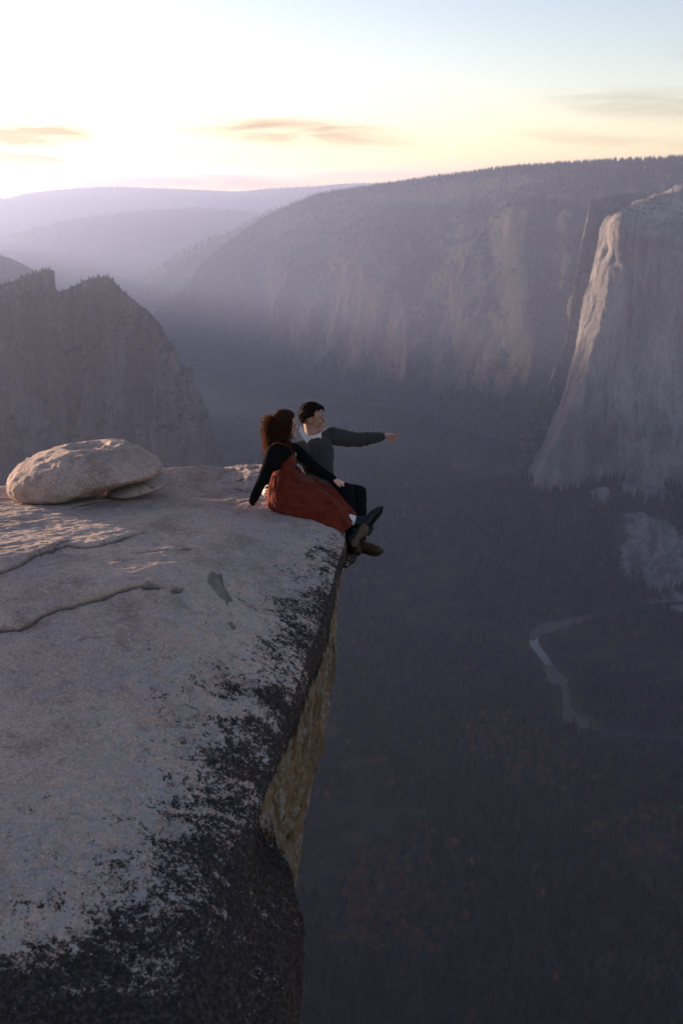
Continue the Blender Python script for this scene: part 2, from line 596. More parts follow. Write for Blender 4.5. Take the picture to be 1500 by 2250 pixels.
def mountain(name, crest, base, prof, nu, nv, mat, disp, label, back=2500.0, trees=0.0, tree_h=(18, 34), seed=1, ribs=None, slope_min=0.5, cat='mountain', soft=None):
    """crest, base: world polylines of equal length; prof: (horizontal, vertical) fractions down the front"""
    crest, base = np.asarray(crest, float), np.asarray(base, float)
    rows = []
    slope = np.maximum(0, -crest[:, 2] / np.maximum(crest[:, 1], 1.0))
    bk, mid = crest.copy(), crest.copy()
    bk[:, 1] += back; bk[:, 2] -= back * np.maximum(0.2, slope * 1.6)
    mid[:, 1] += back * 0.25; mid[:, 2] -= 8 + back * 0.25 * slope * 1.4
    inview = np.abs(crest[:, 0]) < 0.6 * crest[:, 1]             # the back lies behind the crest as seen from the ledge
    bk[:, 0] *= np.where(inview, bk[:, 1] / crest[:, 1], 1); mid[:, 0] *= np.where(inview, mid[:, 1] / crest[:, 1], 1)
    rows += [bk, mid]
    for k_, (h, v) in enumerate(prof):
        hv = np.array((h, h, v)) + 0 * crest
        if soft is not None:                               # columns where the front is an open slope instead of a wall
            hs = k_ / (len(prof) - 1)
            hv = hv * (1 - soft[:, None]) + np.array((hs, hs, hs ** 0.92)) * soft[:, None]
        rows.append(crest + (base - crest) * hv)
    rows = np.array(rows)                      # (levels, columns, 3)
    lv = len(rows) - 1
    counts = [6, 10] + [max(4, int(nv / (lv - 2)))] * (lv - 2)
    P = catmull(rows, counts)
    cu = max(2, int(nu / (crest.shape[0] - 1)))
    P = catmull(P.transpose(1, 0, 2), cu).transpose(1, 0, 2)
    N = grid_normals(P)
    if N[..., 1].mean() > 0:
        N = -N
    lev = np.linspace(0, 1, P.shape[0])[:, None]
    k = disp
    w = smooth(0.0, 0.22, lev) * 0.85 + 0.15
    q = P.copy()
    d = k['big'] * fbm(q / k['Lbig'], 5, 0.52, seed, ridged=True)
    qs = q * np.array((1, 1, 0.22))
    d = d + k['rib'] * fbm(qs / k['Lrib'], 5, 0.55, seed + 20, ridged=True)
    d = d + k['fine'] * fbm(q / k['Lfine'], 4, 0.6, seed + 40)
    d = d - d.mean()
    if ribs is not None:
        d = d + ribs(P)
    N = N.copy()
    kf = smooth(0.10, 0.45, lev)[..., None]                    # keep the skyline where it is
    N = N * kf + np.array((0, -1.0, 0)) * (1 - kf)
    P = P + N * (d * w)[..., None]
    P[..., 2] += (1 - w) * k.get('crest', 0) * fbm(q / k.get('Lcrest', 60.0), 4, 0.6, seed + 60)
    flip = grid_normals(P)[..., 1].mean() > 0
    o = link(name, grid_mesh(name, P, flip=flip), mat)
    tag(o, label, cat, kind='structure')
    if trees > 0:
        Nn = grid_normals(P)
        nz_ = np.abs(Nn[..., 2])
        a = np.linalg.norm(np.cross(np.diff(P, axis=0)[:, :-1], np.diff(P, axis=1)[:-1]), axis=-1)
        keep = (nz_[:-1, :-1] + 0.35 * fbm(P[:-1, :-1] / 160.0, 3, seed=seed + 9)) > slope_min
        lam = a * trees * keep
        cnt = RNG.poisson(np.clip(lam, 0, 40))
        ii, jj = np.nonzero(cnt)
        rep = cnt[ii, jj]
        ii, jj = np.repeat(ii, rep), np.repeat(jj, rep)
        u, v = RNG.random(len(ii))[:, None], RNG.random(len(ii))[:, None]
        pts = P[ii, jj] * (1 - u) * (1 - v) + P[ii + 1, jj] * u * (1 - v) + P[ii, jj + 1] * (1 - u) * v + P[ii + 1, jj + 1] * u * v
        TREE_SITES.append((pts, RNG.uniform(tree_h[0], tree_h[1], len(pts))))
    return P


def zdrop(pts, Z, dy, dx=0):
    return [np.array((p[0] + dx, p[1] + dy, Z)) for p in pts]


# far ridges
def ridge(pix, Y, label, big=120, trees=0.0, dy=-2600, seed=1, Z=FLOOR_Z, prof=None, nu=160, nv=60, slope_min=0.5, back=2500.0):
    cr = [at_y(px, py, (Y if not hasattr(Y, '__len__') else Y[i])) for i, (px, py) in enumerate(pix)]
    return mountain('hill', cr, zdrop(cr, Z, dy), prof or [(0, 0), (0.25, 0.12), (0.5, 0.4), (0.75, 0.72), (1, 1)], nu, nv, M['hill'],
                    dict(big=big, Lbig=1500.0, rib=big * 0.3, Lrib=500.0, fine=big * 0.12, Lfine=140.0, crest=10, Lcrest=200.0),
                    label, trees=trees, tree_h=(22, 40), seed=seed, cat='hill', slope_min=slope_min, back=back)


ridge([(-700, 470), (-300, 455), (0, 440), (60, 428), (150, 419), (250, 415), (430, 421), (520, 424), (600, 418), (680, 415), (740, 409), (800, 407), (860, 410), (960, 416), (1300, 430)],
      15000, 'farthest pale ridge along the horizon under the sunset', 160, 0.00006, -3500, 3, nu=300)
ridge([(-700, 640), (-200, 590), (0, 528), (70, 508), (130, 496), (210, 480), (330, 467), (450, 463), (520, 466), (620, 475), (900, 500)],
      11500, 'hazy wooded ridge in front of the farthest one', 130, 0.00008, -2600, 5, nu=260)
ridge([(430, 560), (520, 505), (575, 478), (640, 452), (700, 434), (760, 424), (830, 416), (900, 412), (1100, 405)],
      9200, 'pale ridge rising behind the wooded plateau', 100, 0.00012, -2200, 7, nu=240)
ridge([(300, 660), (330, 603), (350, 590), (380, 568), (450, 535), (540, 505), (580, 488), (700, 460)],
      8000, 'low hazy spur at the mouth of the valley', 80, 0.00015, -1200, 9, nu=200)
ridge([(-500, 480), (-150, 530), (0, 565), (45, 582), (85, 604), (125, 640), (200, 720), (300, 800)],
      4800, 'dim spur behind the twin dark summits', 50, 0.0, -900, 13, nu=200)


# the long wooded wall beyond the bright cliff
def north_wall():
    cpx = [(330, 700, 6600), (400, 640, 6600), (440, 592, 6650), (500, 541, 6800), (575, 492, 7000), (640, 462, 6900), (700, 440, 6600), (800, 424, 6300), (900, 410, 6000),
           (1050, 389, 5600), (1150, 377, 5300), (1300, 367, 5000), (1500, 357, 4700), (1700, 345, 4600), (2100, 330, 4500)]
    bpx = [(330, 6500), (375, 6450), (410, 6400), (450, 6350), (490, 6250), (530, 6100), (580, 5900), (660, 5600), (740, 5300), (880, 4800), (1000, 4450), (1130, 4100), (1350, 3850), (1700, 3800), (2200, 3800)]
    cr = [at_y(*c) for c in cpx]
    ba = []
    for (px, Y) in bpx:
        p = at_y(px, 900, Y)
        ba.append(np.array((p[0], Y, FLOOR_Z)))
    prof = [(0, 0), (0.12, 0.03), (0.26, 0.09), (0.36, 0.2), (0.46, 0.42), (0.58, 0.62), (0.78, 0.84), (1, 1)]
    towers = [(at_y(1165, 480, 4900), 90, 95), (at_y(1075, 545, 4800), 90, 50), (at_y(1300, 520, 4350), 90, 70), (at_y(880, 560, 5400), 260, 130), (at_y(640, 600, 6000), 300, 130)]

    def ribs(P):
        r = 0
        for c, w, a in towers:
            r = r + a * np.exp(-((P[..., 0] - c[0]) / w) ** 2) * smooth(-60, -160, P[..., 2]) * smooth(-1000, -600, P[..., 2])
        return r
    mountain('mountain', cr, ba, prof, 620, 330, M['wall_wood'],
             dict(big=80, Lbig=1100.0, rib=34, Lrib=260.0, fine=9, Lfine=60.0, crest=6, Lcrest=90.0),
             'long hazy wooded mountain wall with a forested skyline behind the bright cliff', trees=0.0022, tree_h=(12, 25), seed=17, ribs=ribs, slope_min=0.62,
             soft=np.array([1, 1, 1, 1, 1, 1, 0.95, 0.85, 0.75, 0.6, 0.35, 0.2, 0, 0, 0.0]))


north_wall()


# the twin dark summits on the left
def left_cliff():
    cpx = [(-700, 560), (-350, 600), (-120, 645), (-40, 640), (0, 628), (30, 618), (60, 607), (90, 599), (112, 595), (119, 600), (123, 640), (150, 635), (190, 616), (215, 610), (242, 613), (272, 642), (290, 657), (330, 689),
           (356, 718), (372, 750), (384, 762), (398, 800), (424, 814), (436, 855), (447, 880), (462, 918), (474, 965), (490, 1012), (512, 1070), (560, 1190), (620, 1330)]
    Ys = np.interp([c[0] for c in cpx], [-700, 0, 120, 150, 250, 620], [2350, 2300, 2280, 2380, 2340, 2200])
    cr = [at_y(px, py, Y) for (px, py), Y in zip(cpx, Ys)]
    ba = [np.array((p[0] * 0.98 - 25, 2080 - 0.05 * p[0], FLOOR_Z - 20)) for p in cr]
    prof = [(0, 0), (0.12, 0.04), (0.22, 0.14), (0.34, 0.35), (0.5, 0.6), (0.7, 0.82), (1, 1)]
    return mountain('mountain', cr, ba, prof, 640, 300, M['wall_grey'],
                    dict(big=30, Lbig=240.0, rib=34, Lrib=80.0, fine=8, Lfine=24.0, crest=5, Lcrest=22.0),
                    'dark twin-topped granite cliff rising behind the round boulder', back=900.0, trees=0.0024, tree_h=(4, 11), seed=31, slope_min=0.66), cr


LEFT_P, LEFT_CREST = left_cliff()


# unseen ranges left of the frame, added and shaped to shade the valley
def shading_ranges():
    for pts, lab, sd in [([(-760, 2420, -260), (-1200, 2500, -130), (-2000, 2700, -30), (-3200, 3050, 50), (-5000, 3600, 90), (-8000, 4500, 90), (-11500, 5600, 60)],
                          'unseen mountain range running on from the twin summits, shaped to shade the valley', 71),
                         ([(-900, 950, -330), (-1350, 1150, -120), (-1900, 1250, -10), (-2700, 1300, 70), (-3800, 1300, 110), (-6000, 1250, 130), (-9000, 1200, 130)],
                          'unseen near rim of the valley beside the ledge, shaped to shade the valley', 73)]:
        cr = [np.array(p, float) for p in pts]
        ba = [p + np.array((150, -330, FLOOR_Z - p[2])) for p in cr]
        mountain('mountain', cr, ba, [(0, 0), (.2, .08), (.4, .35), (.7, .75), (1, 1)], 260, 100, M['wall_grey'],
                 dict(big=60, Lbig=500.0, rib=40, Lrib=150.0, fine=8, Lfine=40.0, crest=8, Lcrest=90.0), lab, back=800.0, seed=sd)


shading_ranges()


# the great pale wall on the right
def great_wall():
    nose = [(1335, 482), (1322, 530), (1306, 600), (1290, 670), (1272, 745), (1256, 810), (1232, 890), (1196, 978), (1148, 1082)]
    arete = [(1356, 486), (1350, 535), (1341, 605), (1330, 675), (1312, 750), (1295, 815), (1262, 895), (1222, 985), (1180, 1092)]
    noseY = np.linspace(3330, 3060, 9)
    areY = np.linspace(3190, 2930, 9)
    cols = []
    c1 = np.array([at_y(px, py, Y) for (px, py), Y in zip(nose, noseY)])
    c2 = np.array([at_y(px, py, Y) for (px, py), Y in zip(arete, areY)])
    c0 = c1 + np.array((230, 420, 0))
    c00 = c1 + np.array((700, 1300, 0))
    cols += [c00, c0, c1, (c1 * 0.5 + c2 * 0.5) + np.array((-6, -14, 0)), c2]
    tops = [(1396, 505, 3170), (1450, 515, 3170), (1510, 520, 3190), (1620, 520, 3250), (1850, 560, 3350), (2300, 520, 3600)]
    feet = [(1245, 1090, 2920), (1310, 1076, 2930), (1385, 1046, 2960), (1450, 1062, 2940), (1620, 1080, 2960), (2100, 1100, 3000)]
    for (t, f) in zip(tops, feet):
        a, b = at_y(*t), at_y(*f)
        v = np.array([0, .07, .17, .28, .4, .52, .68, .84, 1.0])
        h = np.array([0, .03, .08, .15, .24, .35, .53, .75, 1.0])
        cols.append(np.stack([a[0] + (b[0] - a[0]) * h, a[1] + (b[1] - a[1]) * h, a[2] + (b[2] - a[2]) * v], 1))
    G = np.array(cols).transpose(1, 0, 2)            # (levels, cols, 3)
    # the dome above the rim
    domes = [(1345, 474, 3700), (1352, 468, 3600), (1340, 476, 3400), (1352, 468, 3390), (1368, 460, 3420), (1395, 445, 3480), (1440, 428, 3560), (1510, 404, 3640), (1640, 385, 3750), (1900, 370, 3900), (2400, 350, 4000)]
    d0 = np.array([at_y(*d) for d in domes])
    d0[0] = G[0, 0] + np.array((90, 60, -30)); d0[1] = G[0, 1] + np.array((90, 60, -30))
    dm = d0 * 0.5 + G[0] * 0.5 + np.array((0, 0, 1.0)) * np.array([-10, -10, 2, 6, 10, 18, 22, 22, 22, 22, 22.0])[:, None]
    dmb = d0 + np.array((150, 900, -120))
    G = np.concatenate([dmb[None], d0[None], dm[None], G, (G[-1] + np.array((0, -10, -160)))[None]], 0)
    P = catmull(G, [6, 26, 26] + [34] * 8 + [8])
    P = catmull(P.transpose(1, 0, 2), [10, 40, 34, 34, 44, 50, 60, 60, 50, 14]).transpose(1, 0, 2)
    N = grid_normals(P)
    if N[..., 1].mean() > 0: N = -N
    q = P * np.array((1, 1, 0.16))
    face = smooth(0.10, 0.2, np.linspace(0, 1, P.shape[0]))[:, None]
    strip = np.zeros(P.shape[1]); strip[:118] = 1.0
    strip = np.convolve(strip, np.ones(21) / 21, 'same')[None, :]
    d = face * ((1 - 0.72 * strip) * 46 * fbm(q / 130.0, 5, 0.55, 51, ridged=True) + (1 - 0.6 * strip) * 13 * fbm(q / 34.0, 4, 0.6, 52, ridged=True) + (1 - 0.5 * strip) * 14 * fbm(P / 160.0, 5, 0.6, 53))
    d = d + (1 - face) * (14 * fbm(P / 90.0, 5, 0.6, 54) + 5 * fbm(P / 25.0, 3, 0.6, 55))
    alc = at_y(1339, 560, 3200)                       # tall dark alcove near the top of the prow
    d = d - 34 * np.exp(-((P[..., 0] - alc[0]) / 13) ** 2 - ((P[..., 2] - alc[2]) / 34) ** 2) * (np.arange(P.shape[1]) > 84)[None, :]
    P = P + N * d[..., None]
    flip = grid_normals(P)[..., 1].mean() > 0
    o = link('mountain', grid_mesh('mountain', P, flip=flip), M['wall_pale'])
    tag(o, 'huge pale granite cliff with a warm sunlit prow above the valley', 'mountain', kind='structure')
    # scattered trees on the dome
    top = P[10:58].reshape(-1, 3)
    pick = RNG.choice(len(top), 700)
    keep = fbm(top[pick] / 60.0, 3, seed=77) > 0.0
    TREE_SITES.append((top[pick][keep], RNG.uniform(5, 12, keep.sum())))


great_wall()


def side_buttress():
    cpx = [(1140, 960, 3560), (1168, 905, 3600), (1205, 840, 3650), (1240, 745, 3700), (1260, 640, 3750), (1272, 560, 3800), (1286, 480, 3850), (1300, 446, 3900), (1330, 436, 3960), (1420, 425, 4050)]
    cr = [at_y(*c) for c in cpx]
    ba = [np.array((p[0] - 60, p[1] - 260, FLOOR_Z)) for p in cr]
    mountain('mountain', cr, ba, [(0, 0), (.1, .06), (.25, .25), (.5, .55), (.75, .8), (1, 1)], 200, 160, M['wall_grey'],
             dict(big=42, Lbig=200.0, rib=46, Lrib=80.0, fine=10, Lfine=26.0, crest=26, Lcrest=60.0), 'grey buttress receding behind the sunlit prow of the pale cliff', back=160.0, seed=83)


side_buttress()


# ---- woods -------------------------------------------------------------------
def conifer_template(name, mats, tiers=7, seed=0):
    r = random.Random(seed)
    V, Fc = [], []

    def cone(z0, z1, rad, n, jag):
        b = len(V)
        for k in range(n):
            a = 2 * math.pi * k / n + r.uniform(-0.2, 0.2)
            rr = rad * (1 + (jag if k % 2 else -jag) + r.uniform(-0.15, 0.15))
            V.append((rr * math.cos(a), rr * math.sin(a), z0 - (0.02 if k % 2 else 0)))
        V.append((r.uniform(-.004, .004), 0, z1))
        for k in range(n):
            Fc.append((b + k, b + (k + 1) % n, b + n))
    cone(0.0, 0.6, 0.016, 5, 0)
    for k in range(tiers):
        f = k / (tiers - 1)
        cone(0.14 + 0.76 * f, 0.14 + 0.76 * f + 0.26 - 0.12 * f, (0.155 - 0.125 * f) * r.uniform(0.85, 1.15), 9, 0.28)
    me = mesh_arrays(name, V, Fc, False)
    me.materials.append(mats)
    return me


def broad_template(name, mat, n=170, seed=0):
    r = np.random.default_rng(seed)
    V, Fc = [], []
    lobes = [(r.normal(0, 0.16, 3) * (1, 1, .8) + (0, 0, .62), r.uniform(.16, .28)) for _ in range(7)]
    for k in range(n):
        c, rad = lobes[k % 7]
        d = r.normal(0, 1, 3); d /= np.linalg.norm(d)
        p = c + d * rad * r.uniform(.6, 1.05)
        a, b = r.normal(0, 1, 3), r.normal(0, 1, 3)
        a /= np.linalg.norm(a); b /= np.linalg.norm(b)
        s = r.uniform(.05, .10)
        i = len(V)
        V += [p + a * s, p + b * s, p - a * s]
        Fc.append((i, i + 1, i + 2))
    i = len(V)
    for k in range(5):
        an = k * 2 * math.pi / 5
        V.append((.03 * math.cos(an), .03 * math.sin(an), 0))
    V.append((0, 0, .7))
    for k in range(5):
        Fc.append((i + k, i + (k + 1) % 5, i + 5))
    me = mesh_arrays(name, V, Fc, False)
    me.materials.append(mat)
    return me


def wood(name, pts, heights, template, label, widen=1.0):
    """one mass of trees: a point mesh that instances a tree mesh through geometry nodes"""
    me = bpy.data.meshes.new(name)
    n = len(pts)
    me.vertices.add(n)
    me.vertices.foreach_set('co', np.asarray(pts, np.float32).ravel())
    a = me.attributes.new('h', 'FLOAT', 'POINT'); a.data.foreach_set('value', np.asarray(heights, np.float32))
    a = me.attributes.new('rz', 'FLOAT', 'POINT'); a.data.foreach_set('value', (RNG.random(n) * 6.28).astype(np.float32))
    o = link(name, me, template.materials[0])
    tmpl = bpy.data.objects.new(name + '_tree', template)
    g = bpy.data.node_groups.new(name, 'GeometryNodeTree')
    g.interface.new_socket('Geometry', in_out='INPUT', socket_type='NodeSocketGeometry')
    g.interface.new_socket('Geometry', in_out='OUTPUT', socket_type='NodeSocketGeometry')
    N = g.nodes
    gi, go = N.new('NodeGroupInput'), N.new('NodeGroupOutput')
    oi = N.new('GeometryNodeObjectInfo'); oi.inputs['Object'].default_value = tmpl
    ip = N.new('GeometryNodeInstanceOnPoints')
    ah = N.new('GeometryNodeInputNamedAttribute'); ah.data_type = 'FLOAT'; ah.inputs[0].default_value = 'h'
    ar = N.new('GeometryNodeInputNamedAttribute'); ar.data_type = 'FLOAT'; ar.inputs[0].default_value = 'rz'
    cr, cs = N.new('ShaderNodeCombineXYZ'), N.new('ShaderNodeCombineXYZ')
    mw = N.new('ShaderNodeMath'); mw.operation = 'MULTIPLY'; mw.inputs[1].default_value = widen
    L = g.links
    L.new(gi.outputs[0], ip.inputs['Points'])
    L.new(oi.outputs['Geometry'], ip.inputs['Instance'])
    L.new(ar.outputs[0], cr.inputs['Z']); L.new(cr.outputs[0], ip.inputs['Rotation'])
    L.new(ah.outputs[0], mw.inputs[0])
    L.new(mw.outputs[0], cs.inputs['X']); L.new(mw.outputs[0], cs.inputs['Y']); L.new(ah.outputs[0], cs.inputs['Z'])
    L.new(cs.outputs[0], ip.inputs['Scale'])
    L.new(ip.outputs[0], go.inputs[0])
    md = o.modifiers.new('trees', 'NODES'); md.node_group = g
    tag(o, label, 'forest', kind='stuff')
    return o


CONIFER = conifer_template('conifer', M['conifer'], 7, 3)
BROAD = broad_template('broadleaf', M['autumn'], 170, 4)


def valley_woods():
    st = 11.5
    xs, ys = np.arange(-900, 2300, st), np.arange(650, 4600, st)
    X, Y = np.meshgrid(xs, ys)
    xy = np.stack([X.ravel(), Y.ravel()], 1) + RNG.uniform(-0.55, 0.55, (X.size, 2)) * st
    ok = (xy[:, 0] > -0.32 * xy[:, 1] * 1.15 - 60) & (xy[:, 0] < 0.42 * xy[:, 1] + 150)
    xy = xy[ok]
    dr, dd = dist_to_line(xy, RIVER), dist_to_line(xy, ROAD)
    p3 = np.stack([xy[:, 0], xy[:, 1], 0 * xy[:, 0]], 1)
    clear = fbm(p3 / 260.0, 4, seed=91)
    bare = bare_mask(xy) + 0.4 * fbm(p3 / 40.0, 3, seed=92)
    ok = (dr > 32) & (dd > 15) & (clear < 0.24) & (bare < 0.55)
    xy, p3, clear = xy[ok], p3[ok], clear[ok]
    z = floor_height(xy)
    P = np.stack([xy[:, 0], xy[:, 1], z], 1)
    aut = fbm(p3 / 330.0, 4, seed=95) + 0.25 * fbm(p3 / 40.0, 2, seed=96)
    gold = np.zeros(len(P))
    for (px, py, rx) in [(1120, 1640, 120), (800, 1840, 150), (640, 1800, 90), (1180, 1700, 90), (1380, 1440, 130), (1250, 1395, 60), (900, 1170, 70), (960, 1190, 60), (1450, 1860, 120), (860, 2010, 120)]:
        c = at_z(px, py, FLOOR_Z)[:2]
        gold = np.maximum(gold, np.exp(-(np.linalg.norm(xy - c, axis=1) / rx) ** 2))
    pa = 0.02 + 0.75 * smooth(0.25, 0.8, gold + 0.35 * aut) + 0.12 * smooth(0.2, 0.5, aut)
    is_a = RNG.random(len(P)) < pa
    hc = RNG.uniform(0, 1, len(P)) ** 1.6 * 34 + 12
    hc = hc * (0.85 + 0.3 * fbm(p3 / 120.0, 3, seed=97))
    wood('conifer_forest', P[~is_a], hc[~is_a], CONIFER, 'dark conifer forest covering the valley floor', 1.15)
    wood('autumn_woodland', P[is_a], RNG.uniform(10, 19, is_a.sum()), BROAD, 'rust brown autumn trees scattered among the valley conifers', 1.1)


valley_woods()
_p = np.concatenate([a for a, b in TREE_SITES]); _h = np.concatenate([b for a, b in TREE_SITES])
wood('ridge_forest', _p, _h, CONIFER, 'dark forest along the distant ridge tops and ledges', 1.3)
print('ridge trees', len(_p))
# ------------------------------------------------------------------ the ledge in front
LEDGE_C = np.array((-9.0, 5.2, -2.30))


def ledge_stations():
    """one radial section per station: inside a, b, c, shoulder S, then the side face f1..f6"""
    st = []

    def deep(f3, out):
        o = np.array((out[0], out[1], 0.0))
        return [f3 - o * 0.35 + np.array((0, 0, -3.5)), f3 - o * 0.2 + np.array((0, 0, -45.0)), f3 + o * 8 + np.array((0, 0, -420.0))]

    def section(S, zc, zb, za, f1, f2, f3, ci=0.35, bi=1.0, ai=3.0):
        S = np.array(S, float)
        v = LEDGE_C[:2] - S[:2]
        L = np.linalg.norm(v); v = v / L

        def inn(k, z): return np.array((S[0] + v[0] * k, S[1] + v[1] * k, z))
        m = inn(ai + (L - ai) * 0.45, za * 0.5 + LEDGE_C[2] * 0.5)
        fs = [np.array(f, float) for f in (f1, f2, f3)]
        st.append([LEDGE_C, m, inn(ai, za), inn(bi, zb), inn(ci, zc), S] + fs + deep(fs[2], -v))

    # back edge: the crest seen against the valley
    for px, py, d in [(-1500, 1120, 8.2), (-700, 1115, 8.3), (-300, 1108, 8.35), (0, 1095, 8.4), (110, 1088, 8.5), (200, 1077, 8.55), (290, 1062, 8.65), (370, 1050, 8.75), (480, 1044, 8.8), (570, 1046, 8.85), (650, 1078, 8.75)]:
        c = at(px, py, d)
        S = c + np.array((0.05, 0.40, -0.17))
        section(S, c[2], c[2] + 0.00, -2.40, S + np.array((0, 0.25, -0.30)), S + np.array((0, 0.3, -0.9)), S + np.array((-0.1, 0.0, -2.0)), ci=0.42)
    S = at(735, 1122, 8.55)
    section(S, -2.50, -2.46, -2.40, S + np.array((0.05, .08, -.25)), S + np.array((-.03, .06, -.9)), S + np.array((-.25, 0, -2.0)), 0.25, 0.9)
    S = at(758, 1172, 8.0)          # the tip
    section(S, -2.515, -2.455, -2.40, at(752, 1245, 8.1), at(727, 1400, 8.2), at(688, 1640, 8.3), 0.28, 0.95)
    S = at(738, 1250, 7.4)
    section(S, -2.60, -2.49, -2.40, S + np.array((.02, .08, -.18)), S + np.array((-.04, .10, -.8)), S + np.array((-.26, .10, -1.9)), 0.3)
    S = at(702, 1370, 6.8)
    section(S, -2.66, -2.52, -2.40, S + np.array((.03, .08, -.20)), S + np.array((.0, .15, -.8)), S + np.array((-.20, .2, -1.8)), 0.34)
    S = at(665, 1470, 6.3)
    section(S, -2.70, -2.53, -2.41, S + np.array((.03, .08, -.20)), S + np.array((.0, .2, -.8)), S + np.array((-.16, .3, -1.7)), 0.36)
    S = at(625, 1580, 5.85)
    section(S, -2.74, -2.54, -2.41, S + np.array((.03, .10, -.2)), S + np.array((.02, .25, -.7)), S + np.array((-.16, .4, -1.6)), 0.38)
    section(at(588, 1665, 5.52), -2.78, -2.56, -2.42, (-.37, 4.92, -3.15), (-.355, 5.06, -3.45), (-.46, 5.2, -4.2), 0.4)
    section(at(545, 1795, 5.2), -2.84, -2.58, -2.42, (-.42, 4.52, -3.24), (-.325, 4.66, -3.48), (-.30, 4.75, -4.2), 0.42)
    section(at(508, 1920, 4.9), -2.88, -2.60, -2.43, (-.40, 4.17, -3.38), (-.235, 4.28, -3.75), (-.28, 4.3, -4.6), 0.42)
    section(at(490, 2080, 4.55), -2.94, -2.64, -2.44, (-.42, 3.78, -3.48), (-.275, 3.9, -3.78), (-.32, 3.9, -4.7), 0.42)
    section(at(480, 2250, 4.3), -3.02, -2.68, -2.45, (-.42, 3.42, -3.6), (-.31, 3.46, -3.9), (-.36, 3.46, -4.8), 0.42)
    section((-.51, 3.02, -3.54), -3.08, -2.74, -2.46, (-.45, 2.93, -3.7), (-.40, 2.84, -4.0), (-.46, 2.8, -4.8), 0.42)
    section((-.75, 2.45, -3.45), -3.02, -2.76, -2.47, (-.70, 2.33, -3.6), (-.67, 2.25, -4.0), (-.72, 2.2, -4.9), 0.42)
    section((-1.4, 2.05, -3.26), -2.92, -2.70, -2.46, (-1.36, 1.93, -3.4), (-1.33, 1.87, -3.8), (-1.36, 1.85, -4.9), 0.42)
    section((-2.6, 1.7, -3.12), -2.80, -2.62, -2.45, (-2.57, 1.58, -3.3), (-2.55, 1.5, -3.8), (-2.57, 1.5, -4.9), 0.42)
    section((-6.0, 1.3, -3.0), -2.72, -2.55, -2.42, (-6, 1.2, -3.2), (-6, 1.1, -3.8), (-6, 1.1, -4.9), 0.42)
    return np.array(st)


CRACKS = [([(-60, 1312), (0, 1298), (40, 1282), (80, 1262), (118, 1240), (150, 1224), (185, 1228), (222, 1222), (255, 1206), (285, 1192), (320, 1180), (352, 1170)], 0.034, 1.0),
          ([(118, 1240), (138, 1222), (168, 1212)], 0.018, 0.8),
          ([(-60, 1392), (0, 1383), (45, 1378), (80, 1362), (118, 1350), (160, 1340), (215, 1328), (262, 1312), (310, 1301), (350, 1299), (400, 1296)], 0.030, 1.0),
          ([(0, 1100), (40, 1097), (85, 1090), (130, 1096), (200, 1083)], 0.03, 0.6),
          ([(300, 1232), (350, 1222), (400, 1216), (440, 1205)], 0.010, 0.5),
          ([(180, 1115), (215, 1104), (250, 1098)], 0.02, 0.8)]
STAINS = [([(452, 1268), (462, 1250), (488, 1246), (494, 1262), (508, 1280), (500, 1291), (478, 1282)], 0.85),
          ([(312, 1302), (322, 1296), (346, 1297), (348, 1303), (328, 1307), (314, 1306)], 0.9),
          ([(370, 1304), (378, 1296), (398, 1295), (396, 1303), (380, 1307)], 0.9),
          ([(498, 1312), (508, 1306), (518, 1311), (508, 1318)], 0.9), ([(400, 1213), (418, 1210), (420, 1215), (404, 1217)], 0.9),
          ([(445, 1480), (460, 1470), (472, 1478), (458, 1490)], 0.9)]


def on_top(px, py, z=-2.42):
    return at_z(px, py, z)[:2]


def in_poly(xy, poly):
    x, y = xy[:, 0], xy[:, 1]
    r = np.zeros(len(xy), bool)
    for a, b in zip(poly, np.roll(poly, -1, 0)):
        c = ((a[1] > y) != (b[1] > y)) & (x < (b[0] - a[0]) * (y - a[1]) / (b[1] - a[1] + 1e-12) + a[0])
        r ^= c
    return r


LEDGE = {}


